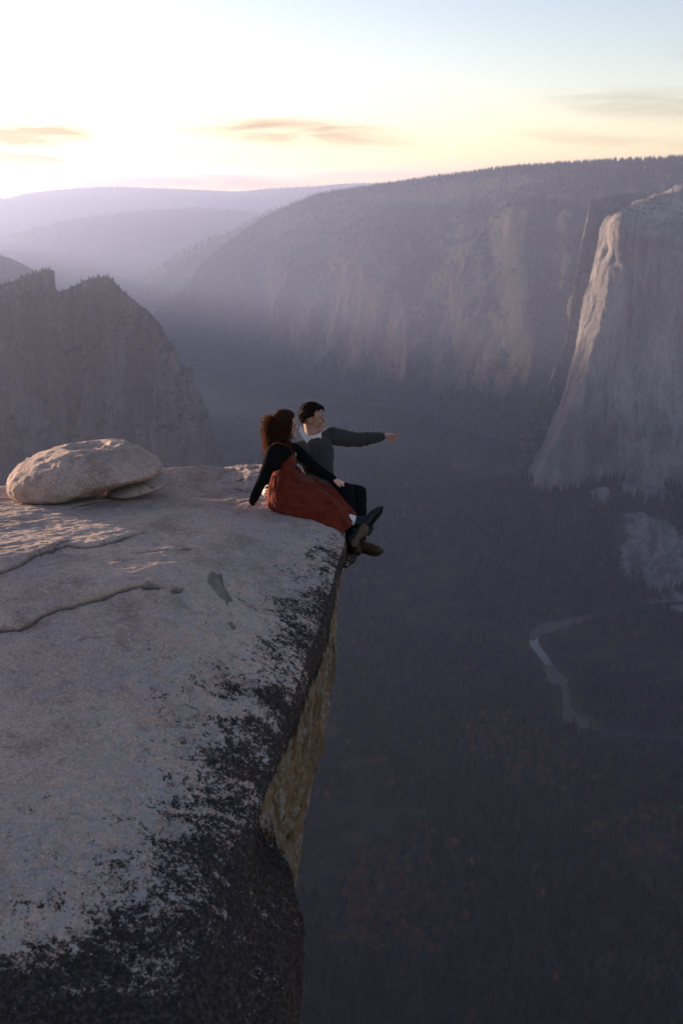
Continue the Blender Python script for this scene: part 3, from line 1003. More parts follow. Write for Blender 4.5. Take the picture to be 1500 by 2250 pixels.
def build_ledge():
    S = ledge_stations()                                    # (stations, levels, 3)
    seg = [4, 14, 190, 90, 70, 60, 60, 70, 40, 14, 6]
    P = catmull(S.transpose(1, 0, 2), seg).transpose(1, 0, 2)
    ns = len(S) - 1
    cnt = []
    for i in range(ns):
        L = np.linalg.norm(S[i, 5] - S[i + 1, 5])
        vis = 3 <= i <= ns - 4
        cnt.append(int(np.clip(L / (0.010 if vis else 0.05), 4, 75)))
    P = catmull(P, cnt)
    lev = np.repeat(np.arange(len(seg)), seg).astype(float)
    lev = np.concatenate([np.arange(n) / n + i for i, n in enumerate(seg)] + [[float(len(seg))]])
    lev = np.broadcast_to(lev[None, :], P.shape[:2])
    su = np.concatenate([np.arange(n) / n + i for i, n in enumerate(cnt)] + [[float(ns)]])
    su = np.broadcast_to(su[:, None], P.shape[:2])
    N = grid_normals(P)
    if N[:, 200, 2].mean() < 0: N = -N
    near = smooth(40, 10, np.linalg.norm(P, axis=-1))
    # the top is a low whaleback: it tips towards us on the near side and away from us at the back left
    w_in = smooth(4.8, 3.4, lev)
    P[..., 2] -= w_in * (0.085 * np.maximum(0, 5.9 - P[..., 1]) + 0.10 * np.maximum(0, 4.6 - P[..., 1]))
    P[..., 2] += w_in * 0.15 * np.exp(-((P[..., 1] - 5.8) / 1.25) ** 2) * smooth(-0.25, -1.1, P[..., 0])
    # weathering: swells running obliquely over the top, pits, rough broken side
    top = smooth(5.3, 4.2, lev)
    side = 1 - top
    rot = np.stack([P[..., 0] * 0.80 + P[..., 1] * 0.60, -P[..., 0] * 0.60 + P[..., 1] * 0.80, P[..., 2]], -1)
    d = top * (0.026 * fbm(rot * np.array((0.6, 1.8, 1.0)), 3, 0.45, 5) + 0.013 * fbm(rot * np.array((3.0, 8.5, 4.0)), 5, 0.55, 8) + 0.0075 * fbm(rot * np.array((14.0, 30.0, 26.0)), 4, 0.62, 12))
    sv = P * np.array((1, 1, 0.35))
    d = d + side * (0.075 * fbm(P * 1.5, 4, 0.5, 21) + 0.035 * fbm(sv * 5.0, 4, 0.55, 22, ridged=True) + 0.022 * np.round(2.6 * fbm(sv * 3.1 + 0.15 * fbm(P * 9, 2, 0.5, 26)[..., None], 3, 0.5, 24)) / 1.6 + 0.012 * fbm(P * 22.0, 3, 0.6, 23)) * smooth(5.0, 6.6, lev)
    xy = P[..., :2].reshape(-1, 2)
    vis = (top.ravel() > 0.2) & (lev.ravel() > 1.9) & (xy[:, 0] > -4.5)
    idx = np.nonzero(vis)[0]
    step = np.zeros(len(xy)); crack = np.zeros(len(xy)); stain = np.zeros(len(xy))
    q = xy[idx] + 0.022 * np.stack([fbm(np.c_[xy[idx] * 9, 0 * idx], 3, 0.6, 31), fbm(np.c_[xy[idx] * 9, 0 * idx + 5], 3, 0.6, 32)], 1)
    for pts, h, strength in CRACKS:
        L = np.array([on_top(*p) for p in pts])
        dist = np.full(len(q), 9.0); sgn = np.ones(len(q)); tt = np.zeros(len(q))
        for k, (a, b) in enumerate(zip(L[:-1], L[1:])):
            ab = b - a
            t = np.clip(((q - a) @ ab) / (ab @ ab), 0, 1)
            w = q - (a + t[:, None] * ab)
            dd = np.linalg.norm(w, axis=1)
            s = np.sign(ab[0] * w[:, 1] - ab[1] * w[:, 0])
            upd = dd < dist
            dist[upd] = dd[upd]; sgn[upd] = s[upd]; tt[upd] = (k + t[upd]) / (len(L) - 1)
        fade = smooth(1.0, 0.75, tt) * strength
        step[idx] += fade * h * 0.62 * np.where(sgn > 0, np.exp(-dist / 0.38) * smooth(-0.002, 0.022, dist), -0.30 * np.exp(-dist / 0.22) * smooth(-0.002, 0.022, dist))
        groove = np.exp(-(dist / 0.015) ** 2)
        step[idx] -= fade * 0.017 * groove
        crack[idx] = np.maximum(crack[idx], fade * 0.8 * np.exp(-(dist / 0.0095) ** 2))
    for pts, a in STAINS:
        poly = np.array([on_top(*p) for p in pts])
        m = in_poly(q, poly)
        stain[idx[m]] = a
        step[idx[m]] -= 0.012
    d = d + step.reshape(d.shape)
    P = P + N * (d * near)[..., None]
    # black lichen hugs the shoulder and the near end; the sheltered face keeps its yellow-brown
    xb = np.interp(P[..., 1], [2.3, 2.9, 3.25, 3.55, 4.25, 5.15, 6.2, 7.1, 7.7, 8.2], [-5.5, -3.0, -1.85, -1.42, -1.10, -0.95, -0.75, -0.46, -0.16, 0.15])
    off = P[..., 0] - xb + 0.10 * fbm(P * 1.7, 3, 0.6, 63)
    thick = np.interp(P[..., 1], [2.0, 3.0, 4.0, 5.5, 6.8, 7.6, 8.2], [1.35, 1.22, 1.12, 1.05, 0.92, 0.72, 0.3])
    li = thick * (0.42 * smooth(-0.65 - 0.75 * smooth(4.6, 3.4, P[..., 1]), 0.05, off) + 0.19 * smooth(-0.05, 0.45, off)) + 0.22 * smooth(3.9, 4.9, lev) * smooth(8.0, 7.3, P[..., 1]) + 0.30 * smooth(3.9, 3.0, P[..., 1]) * smooth(-0.1, 0.4, off)
    gold = smooth(5.35, 5.9, lev) * smooth(11.4, 12.6, su) * smooth(19.0, 18.2, su)
    band = 0.25 * fbm(P * 2.2, 3, 0.6, 61)
    gold = np.clip(gold + 0.0 * band, 0, 1)
    li = np.where(lev > 5.0, np.maximum(1.0 * smooth(6.4, 5.7, lev), 1.05 * smooth(17.2, 18.3, su)) * smooth(10.5, 12, su) + 0.25 * smooth(11.5, 10, su), li)
    li = np.where((lev > 6.2) & (su < 17.4) & (su > 11.5), np.clip(li * 0.6 + 0.42 + 0.30 * fbm(P * np.array((3, 3, 1.4)), 3, 0.6, 64), 0, 1), li)
    # crust-free band on the weathered top
    LEDGE['P'], LEDGE['lev'] = P, lev
    flip = grid_normals(P)[:, 200, 2].mean() < 0
    me = grid_mesh('rock_ledge', P, flip=flip, attrs={'lichen': li, 'gold': gold, 'crack': crack, 'stain': stain})
    o = link('rock_ledge', me, M['granite'])
    tag(o, 'pale granite ledge jutting over the valley, black lichen along its edge', 'rock', kind='structure')


build_ledge()


def ledge_z(x, y, r=0.06):
    """height of the ledge top at (x, y)"""
    P, lev = LEDGE['P'], LEDGE['lev']
    m = (lev > 1.9) & (lev < 5.2)
    Q = P[m]
    d2 = (Q[:, 0] - x) ** 2 + (Q[:, 1] - y) ** 2
    k = np.argsort(d2)[:8]
    return float(Q[k, 2].mean())


def ledge_hit(px, py, rad=4.0):
    """depth at which the view through a photo pixel meets the ledge"""
    P = LEDGE['P'].reshape(-1, 3)
    if 'proj' not in LEDGE:
        d = P[:, 1] * CS - P[:, 2] * SN
        dd = np.maximum(d, 0.05)
        LEDGE['proj'] = (CX + P[:, 0] / dd * F_PX, CY - (P[:, 1] * SN + P[:, 2] * CS) / dd * F_PX, d)
    x, y, d = LEDGE['proj']
    m = (np.abs(x - px) < rad) & (np.abs(y - py) < rad) & (d > 0.5)
    return float(d[m].min()) if m.any() else None


def rock_blob(name, outline, centre_px, d, depth, label, seed, basin=None, nphi=90, nth=220, rough=0.022, power=0.75, lichen=0.15):
    """a loose rock: its outline swept round in depth, weathered with noise"""
    c = at(centre_px[0], centre_px[1], d)
    O = np.array([at(px, py, d) for px, py in outline])
    O = catmull(np.concatenate([O[-1:], O, O[:2]]), 12)[12:-13]
    off = O - c
    k = np.linspace(0, len(off), nth, endpoint=False)
    i0 = np.floor(k).astype(int) % len(off); fr = (k % 1)[:, None]
    off = off[i0] * (1 - fr) + off[(i0 + 1) % len(off)] * fr
    phi = np.linspace(-math.pi / 2, math.pi / 2, nphi)
    cs = np.abs(np.cos(phi)) ** power
    P = c + cs[:, None, None] * off[None] + (np.sin(phi) * depth)[:, None, None] * np.array((0.0, 1.0, 0.0))
    N = grid_normals(P)
    cen = P - c
    sg = np.sign((N * cen).sum(-1).mean()); N = N * sg
    amp = np.clip(cs, 0, 1)[:, None]
    dd = rough * 1.3 * fbm(P * 3.2, 4, 0.5, seed) + rough * 0.8 * fbm(P * 9.0, 4, 0.55, seed + 3, ridged=True) + rough * 0.25 * fbm(P * 34.0, 4, 0.6, seed + 6)
    dd = dd - dd.mean()
    P = P + N * (dd * amp)[..., None]
    if basin is not None:
        b = at(basin[0], basin[1], d) + np.array((0, basin[4], 0))
        g = np.exp(-((P[..., 0] - b[0]) / basin[2]) ** 2 - ((P[..., 1] - b[1]) / (basin[2] * 1.0)) ** 2) * (P[..., 2] > c[2])
        P[..., 2] -= basin[3] * smooth(0.25, 0.6, g)
    li = lichen * np.ones(P.shape[:2])
    z = np.zeros(P.shape[:2])
    me = grid_mesh(name, P, wrap_v=True, flip=(sg < 0), attrs={'lichen': li, 'gold': z + 0.12 * smooth(c[2] + 0.06, c[2] - 0.12, P[..., 2] + 0.10 * fbm(P * 3.0, 3, 0.6, seed + 8)), 'crack': z, 'stain': z})
    o = link(name, me, M['granite'])
    return tag(o, label, 'boulder')


rock_blob('boulder', [(24, 1054), (36, 1030), (66, 1009), (102, 994), (150, 981), (205, 974), (258, 974), (298, 985), (332, 1005), (352, 1018), (351, 1031), (322, 1043),
                      (275, 1055), (240, 1068), (190, 1080), (140, 1092), (90, 1097), (47, 1092), (28, 1076)], (190, 1036), 8.25, 0.46,
          'rounded weathered granite boulder perched on the ledge with a hollow on top', 101, basin=(190, 976, 0.17, 0.055, 0.02))
rock_blob('boulder', [(238, 1080), (262, 1062), (300, 1048), (340, 1042), (372, 1052), (366, 1062), (325, 1076), (280, 1086)], (312, 1062), 8.42, 0.30,
          'thin flat slab of rock wedged under the right end of the round boulder', 121, rough=0.010, lichen=0.45)  # lichen amount here paints in the shade under the boulder
rock_blob('boulder', [(415, 1066), (440, 1052), (480, 1044), (520, 1037), (570, 1033), (620, 1034), (660, 1046), (680, 1070), (640, 1090), (560, 1082), (500, 1072), (450, 1070)], (550, 1062), 9.0, 0.45,
          'low grey rock hump behind the woman on the ledge crest', 131, rough=0.025, lichen=0.45)
rock_blob('boulder', [(735, 1195), (752, 1188), (778, 1198), (785, 1212), (782, 1228), (768, 1238), (750, 1240), (738, 1232)], (758, 1214), 8.35, 0.16,
          'dark knob of rock below the dangling boots', 141, rough=0.02, lichen=0.95, nphi=50, nth=90)
# ------------------------------------------------------------------ people
def unit(v):
    v = np.asarray(v, float)
    return v / np.linalg.norm(v)


class Blob:
    """collects closed round shapes; build() fuses them into one continuous skin"""
    def __init__(self):
        self.V, self.F = [], []

    def _add(self, P, wrap=True):
        nu, nv = P.shape[:2]
        b = sum(len(v) for v in self.V)
        self.V.append(P.reshape(-1, 3))
        self.F.append(grid_faces(nu, nv, True) + b)

    def ell(self, c, ax, rad, n=18):
        """ellipsoid: ax 3 unit row vectors, rad 3 radii"""
        th = np.linspace(1e-3, math.pi - 1e-3, n)[:, None]
        ph = np.linspace(0, 2 * math.pi, 2 * n, endpoint=False)[None, :]
        D = np.stack([np.sin(th) * np.cos(ph), np.sin(th) * np.sin(ph), np.cos(th) + 0 * ph], -1) * np.asarray(rad, float)
        self._add(np.asarray(c, float) + D @ np.asarray(ax, float))
        return self

    def ball(self, c, r):
        return self.ell(c, np.eye(3), (r, r, r), 12)

    def cone(self, p, q, r0, r1, flat=None, n=20):
        """round-ended tapered limb; flat = (direction, factor) squashes the section"""
        p, q = np.asarray(p, float), np.asarray(q, float)
        a = unit(q - p)
        h = np.array((0, 0, 1.0)) if abs(a[2]) < 0.9 else np.array((1.0, 0, 0))
        s = unit(np.cross(a, h)); t = np.cross(a, s)
        L = np.linalg.norm(q - p)
        k = np.linspace(-math.pi / 2 + 0.02, 0, 7)
        rows = [(r0 * math.sin(x), r0 * math.cos(x)) for x in k]
        rows += [(L * f, r0 + (r1 - r0) * f) for f in (0.2, 0.4, 0.6, 0.8)]
        rows += [(L + r1 * math.sin(-x), r1 * math.cos(x)) for x in k[::-1]]
        ph = np.linspace(0, 2 * math.pi, n, endpoint=False)
        P = []
        for (x, r) in rows:
            ring = p + a * x + r * (np.cos(ph)[:, None] * s + np.sin(ph)[:, None] * t)
            P.append(ring)
        P = np.array(P)
        if flat is not None:
            fd = unit(flat[0]); m = (p + q) / 2
            P = P - ((P - m) @ fd)[..., None] * fd * (1 - flat[1])
        self._add(P)
        return self

    def chain(self, pts, rad, **kw):
        for i in range(len(pts) - 1):
            self.cone(pts[i], pts[i + 1], rad[i], rad[i + 1], **kw)
        return self

    def build(self, name, mat, parent, voxel=0.005, smooth_it=4, wrinkle=None):
        me = mesh_arrays(name + '_raw', np.concatenate(self.V), np.concatenate(self.F))
        o = bpy.data.objects.new(name + '_raw', me)
        COL.objects.link(o)
        md = o.modifiers.new('r', 'REMESH'); md.mode = 'VOXEL'; md.voxel_size = voxel
        ms = o.modifiers.new('s', 'SMOOTH'); ms.iterations = smooth_it; ms.factor = 0.5
        bpy.context.view_layer.update()
        ev = o.evaluated_get(bpy.context.evaluated_depsgraph_get())
        out = bpy.data.meshes.new_from_object(ev)
        bpy.data.objects.remove(o); bpy.data.meshes.remove(me)
        out.name = name
        n = len(out.vertices)
        if wrinkle is not None:
            V = np.empty(n * 3, np.float32); out.vertices.foreach_get('co', V); V = V.reshape(-1, 3).astype(float)
            Nn = np.empty(n * 3, np.float32); out.vertices.foreach_get('normal', Nn); Nn = Nn.reshape(-1, 3)
            V = V + Nn * wrinkle(V)[:, None]
            out.vertices.foreach_set('co', V.astype(np.float32).ravel())
        out.polygons.foreach_set('use_smooth', np.full(len(out.polygons), True))
        out.update()
        out.materials.clear()
        return link(name, out, mat, parent)


def tube_mesh(name, paths, mat, parent, sides=5):
    """many tapered strands in one mesh: paths = [(points (n,3), radii (n,))]"""
    Vs, Fs, b = [], [], 0
    ph = np.linspace(0, 2 * math.pi, sides, endpoint=False)
    for P, r in paths:
        T = np.gradient(P, axis=0); T /= np.maximum(np.linalg.norm(T, axis=1, keepdims=True), 1e-9)
        h = np.array((0.31, 0.22, 0.92))
        S = np.cross(T, h); S /= np.maximum(np.linalg.norm(S, axis=1, keepdims=True), 1e-9)
        B = np.cross(T, S)
        R = P[:, None] + r[:, None, None] * (np.cos(ph)[None, :, None] * S[:, None] + np.sin(ph)[None, :, None] * B[:, None])
        Vs.append(R.reshape(-1, 3)); Fs.append(grid_faces(len(P), sides, True) + b); b += len(P) * sides
    return link(name, mesh_arrays(name, np.concatenate(Vs), np.concatenate(Fs)), mat, parent)


def person_root(label):
    o = bpy.data.objects.new('person', None)
    COL.objects.link(o)
    o.empty_display_size = 0.1
    return tag(o, label, 'person', 'couple seated on the ledge')


def mat_skin(name, a, b):
    t = NT(name)
    p = t.pos()
    c = t.mix(t.ramp(t.noise(p, 60.0, 4), 0.35, 0.65), a, b)
    return t.finish(c, 0.55, None, 0.4, Subsurface_Weight=0.12, Subsurface_Scale=0.01)


def mat_hair(name, col, glow):
    t = NT(name)
    p = t.pos()
    c = t.mix(t.ramp(t.noise(p, 90.0, 4), 0.35, 0.65), tuple(v * 0.6 for v in col), tuple(v * 1.5 for v in col))
    t.finish(c, 0.7, None, 0.12)
    tr = t.n.new('ShaderNodeBsdfTranslucent'); tr.inputs['Color'].default_value = (*glow, 1)
    mx = t.n.new('ShaderNodeMixShader'); mx.inputs[0].default_value = 0.33
    t.link(t.bsdf.outputs[0], mx.inputs[1]); t.link(tr.outputs[0], mx.inputs[2]); t.link(mx.outputs[0], t.out.inputs['Surface'])
    return t.m


def mat_knit():
    t = NT('heather_knit')
    p = t.pos()
    n1, n2 = t.noise(p, 260.0, 3, 0.7), t.noise(p, 40.0, 4)
    c = t.mix(t.ramp(n1, 0.35, 0.65), (0.011, 0.010, 0.013), (0.070, 0.064, 0.072))
    c = t.mix(t.ramp(n2, 0.4, 0.7, 0, 0.35), c, (0.035, 0.034, 0.045))
    return t.finish(c, 0.95, t.bump(n1, 0.5, 0.004), 0.0, Sheen_Weight=0.10)


def mat_corduroy():
    t = NT('rust_corduroy')
    p = t.pos()
    n1 = t.noise(p, 14.0, 5)
    c = t.mix(t.ramp(n1, 0.3, 0.7), (0.092, 0.015, 0.009), (0.135, 0.024, 0.014))
    w = t.n.new('ShaderNodeTexWave'); w.inputs['Scale'].default_value = 55.0; w.inputs['Distortion'].default_value = 1.0
    t.link(p, w.inputs['Vector'])
    return t.finish(c, 0.9, t.bump(w.outputs['Fac'], 0.15, 0.002), 0.0, Sheen_Weight=0.12)


M['skin'] = mat_skin('skin', (0.27, 0.145, 0.105), (0.33, 0.18, 0.132))
M['skin_pale'] = mat_skin('pale_skin', (0.54, 0.29, 0.23), (0.60, 0.34, 0.275))
M['hair_w'] = mat_hair('brown_curls', (0.020, 0.011, 0.007), (0.80, 0.42, 0.17))
M['hair_m'] = mat_hair('dark_short_hair', (0.016, 0.010, 0.008), (0.22, 0.09, 0.04))
M['knit'] = mat_knit()
M['corduroy'] = mat_corduroy()
M['black_cloth'] = mat_plain('black_cloth', (0.006, 0.006, 0.007), 0.95, 0.02, 0.3, 80.0)
M['denim'] = mat_plain('black_trousers', (0.008, 0.008, 0.010), 0.9, 0.03, 0.35, 120.0, 0.3, 0.002)
M['shirt'] = mat_plain('white_shirt', (0.50, 0.48, 0.48), 0.8, 0.2, 0.05, 50.0)
M['sock'] = mat_plain('white_sock', (0.62, 0.60, 0.60), 0.9, 0.1, 0.08, 120.0)
M['boot_black'] = mat_plain('black_leather', (0.006, 0.007, 0.010), 0.4, 0.25, 0.3, 60.0, 0.2, 0.002)
M['boot_brown'] = mat_plain('brown_leather', (0.045, 0.020, 0.011), 0.6, 0.2, 0.35, 40.0, 0.2, 0.002)
M['sole_tan'] = mat_plain('gum_sole', (0.075, 0.055, 0.038), 0.8, 0.2, 0.35, 60.0)
M['sole_dark'] = mat_plain('dark_sole', (0.022, 0.017, 0.014), 0.8, 0.2, 0.3, 60.0)
M['eye'] = mat_plain('eye_dark', (0.02, 0.015, 0.012), 0.2, 0.5, 0.1, 50.0)
M['metal'] = mat_plain('buckle_metal', (0.55, 0.50, 0.42), 0.3, 0.6, 0.1, 50.0, Metallic=1.0)


def add_head(b, c, f, u, neck_base, neck_r=0.052, k=1.0):
    f, u = unit(f), unit(u)
    u = unit(u - f * (u @ f)); s = np.cross(f, u)
    ax = np.array([f, s, u])

    def pt(a, l, h): return c + (f * a + s * l + u * h) * k
    b.ell(pt(-0.012, 0, 0.028), ax, np.array((0.096, 0.075, 0.088)) * k)
    b.ell(pt(0.020, 0, -0.034), ax, np.array((0.071, 0.061, 0.076)) * k)
    b.ell(pt(0.044, 0, -0.052), ax, np.array((0.046, 0.046, 0.056)) * k)
    b.ell(pt(0.052, 0, 0.004), ax, np.array((0.036, 0.052, 0.055)) * k)
    b.ell(pt(0.072, 0, -0.098), ax, np.array((0.020, 0.022, 0.016)) * k, 10)
    for e in (-1, 1):
        b.cone(pt(-0.004, 0.050 * e, -0.068), pt(0.062, 0.016 * e, -0.098), 0.017 * k, 0.015 * k)
        b.ell(pt(-0.012, 0.074 * e, -0.016), np.array([unit(f - u * 0.25), s, unit(u + f * 0.25)]), np.array((0.016, 0.009, 0.029)) * k, 10)
        b.ell(pt(0.079, 0.030 * e, 0.021), ax, np.array((0.011, 0.024, 0.007)) * k, 10)
        b.ell(pt(0.062, 0.036 * e, -0.024), ax, np.array((0.024, 0.020, 0.024)) * k, 10)
    b.cone(pt(0.086, 0, 0.012), pt(0.110, 0, -0.023), 0.0075 * k, 0.0105 * k)
    b.ell(pt(0.102, 0, -0.029), ax, np.array((0.013, 0.015, 0.008)) * k, 10)
    b.ell(pt(0.085, 0, -0.052), ax, np.array((0.012, 0.022, 0.014)) * k, 10)
    b.ell(pt(0.088, 0, -0.057), ax, np.array((0.010, 0.019, 0.006)) * k, 10)
    b.ell(pt(0.086, 0, -0.070), ax, np.array((0.010, 0.017, 0.007)) * k, 10)
    b.cone(pt(-0.020, 0, -0.055), neck_base, neck_r, neck_r * 1.12)
    return pt


def add_face(parent, pt, brow_mat):
    for e in (-1, 1):
        eb = Blob(); eb.ell(pt(0.0815, 0.030 * e, 0.001), np.eye(3), (0.0075, 0.0075, 0.0045), 8)
        eb.build('eye', M['eye'], parent, 0.0025, 1)
        br = Blob(); br.cone(pt(0.0905, 0.014 * e, 0.023), pt(0.078, 0.046 * e, 0.025), 0.0040, 0.0030)
        br.build('eyebrow', brow_mat, parent, 0.0022, 1)


def add_hand(b, w, d, n, t, curls, k=1.0, spread=0.10, thumb=(0.75, 0.65, -0.15)):
    """w wrist, d finger direction, n back of the hand, t thumb side, curls = bend in degrees per finger joint"""
    d = unit(d); n = unit(n - d * (np.asarray(n) @ d)); t0 = np.asarray(t, float)
    tt = np.cross(n, d); tt = tt if tt @ t0 > 0 else -tt
    ax = np.array([d, tt, n])
    b.cone(w - d * 0.02 * k, w + d * 0.02 * k, 0.026 * k, 0.026 * k, flat=(n, 0.75))
    b.ell(w + d * 0.050 * k, ax, np.array((0.052, 0.041, 0.0155)) * k)
    for i, (off, ln) in enumerate(zip((0.030, 0.010, -0.010, -0.029), (0.074, 0.083, 0.077, 0.060))):
        p = w + d * (0.086 - 0.004 * abs(i - 1)) * k + tt * off * k
        ang = 0.0
        dirn = unit(d + tt * spread * off / 0.03)
        r = 0.0092 * k
        for j, fr in enumerate((0.46, 0.30, 0.24)):
            ang += math.radians(curls[i]) * (0.9 if j == 0 else 1.0)
            v = dirn * math.cos(ang) - n * math.sin(ang)
            q = p + v * ln * fr * k
            b.cone(p, q, r, r * 0.90, n=12)
            p = q; r *= 0.90
    p = w + d * 0.026 * k + tt * 0.030 * k
    v = unit(d * thumb[0] + tt * thumb[1] + n * thumb[2])
    b.cone(p - v * 0.01, p + v * 0.036 * k, 0.0135 * k, 0.0105 * k, n=12)
    v2 = unit(v + d * 0.35)
    b.cone(p + v * 0.036 * k, p + v * 0.036 * k + v2 * 0.030 * k, 0.0105 * k, 0.0085 * k, n=12)


def make_boot(name, parent, heel, toe, ankle, up, mat, sole_mat, k=1.0, shaft=0.05):
    heel, toe, ankle = (np.asarray(v, float) for v in (heel, toe, ankle))
    f = unit(toe - heel); up = unit(np.asarray(up, float) - f * (np.asarray(up, float) @ f)); s = np.cross(f, up)
    L = np.linalg.norm(toe - heel)
    b = Blob()
    ax = np.array([f, s, up])
    b.ell(heel + f * 0.035 * k + up * 0.045 * k, ax, np.array((0.045, 0.036, 0.048)) * k)
    b.ell(heel + f * (L - 0.065 * k) + up * 0.032 * k, ax, np.array((0.068, 0.047, 0.034)) * k)
    b.ell(heel + f * (L - 0.035 * k) + up * 0.028 * k, ax, np.array((0.038, 0.040, 0.030)) * k)
    b.cone(heel + f * 0.05 * k + up * 0.055 * k, heel + f * (L - 0.08 * k) + up * 0.040 * k, 0.042 * k, 0.038 * k)
    b.cone(heel + f * 0.04 * k + up * 0.06 * k, ankle, 0.043 * k, shaft * k)
    b.cone(heel + f * 0.085 * k + up * 0.065 * k, ankle + f * 0.008, 0.034 * k, 0.040 * k)
    o = b.build(name, mat, parent, 0.0045, 3)
    # sole with a separate heel block
    n = 44
    x = np.linspace(0, 1, n)
    half = 0.030 + 0.016 * smooth(0.35, 0.72, x) - 0.004 * np.exp(-((x - 0.42) / 0.14) ** 2)
    half = half * np.sqrt(np.clip(1 - np.clip((np.abs(x - 0.5) - 0.36) / 0.14, 0, 1) ** 2, 0.02, 1)) * k
    rows = []
    drop = np.where(x < 0.30, 0.030, 0.016) + 0.012 * smooth(0.34, 0.30, x)
    lift = 0.018 * smooth(0.75, 1.0, x)
    for sd in (-1, 1):
        pass
    A = heel - f * 0.010 * k + f * (x * (L + 0.022 * k))[:, None]
    ring = []
    for i in range(n):
        c = A[i] + up * (lift[i] + 0.006) * k
        lo = -up * drop[i] * k
        h = s * half[i]
        ring.append([c - h, c - h * 0.0, c + h, c + h + lo, c + lo, c - h + lo])
    so = link('sole', grid_mesh('sole', np.array(ring), wrap_v=True), sole_mat, o)
    # laces
    paths = []
    for j in range(4):
        q = heel + f * (0.075 + 0.022 * j) * k + up * (0.098 - 0.011 * j) * k
        u_ = np.linspace(-1, 1, 9)
        P = q + s * (u_ * 0.024 * k)[:, None] + up * (0.006 * (1 - u_ ** 2))[:, None] * k + f * (0.006 * u_)[:, None]
        paths.append((P, np.full(9, 0.0028)))
    tube_mesh('laces', paths, M['black_cloth'], o, 5)
    return o


def hair_cap(name, pt, mat, parent, scale, line, seed, amp=0.006):
    """scalp shell, cut along a hairline"""
    nu, nv = 60, 90
    th = np.linspace(0.02, math.pi * 0.86, nu)[:, None]
    ph = np.linspace(0, 2 * math.pi, nv, endpoint=False)[None, :]
    F_, S_, U_ = np.sin(th) * np.cos(ph), np.sin(th) * np.sin(ph), np.cos(th) + 0 * ph
    D = np.stack([F_, S_, U_], -1)
    r = 1 + amp / 0.09 * fbm(D * np.array((5.0, 5.0, 9.0)), 4, 0.6, seed)
    P = np.array([[pt(-0.012 + F_[i, j] * 0.096 * scale * r[i, j], S_[i, j] * 0.075 * scale * r[i, j] * 1.02, 0.028 + U_[i, j] * 0.088 * scale * r[i, j]) for j in range(nv)] for i in range(nu)])
    keep = line(F_, np.abs(S_), U_)
    f = grid_faces(nu, nv, True)
    kk = keep.ravel()
    f = f[kk[f].all(1)]
    o = link(name, mesh_arrays(name, P.reshape(-1, 3), f), mat, parent)
    md = o.modifiers.new('thick', 'SOLIDIFY'); md.thickness = 0.010; md.offset = -1
    return o


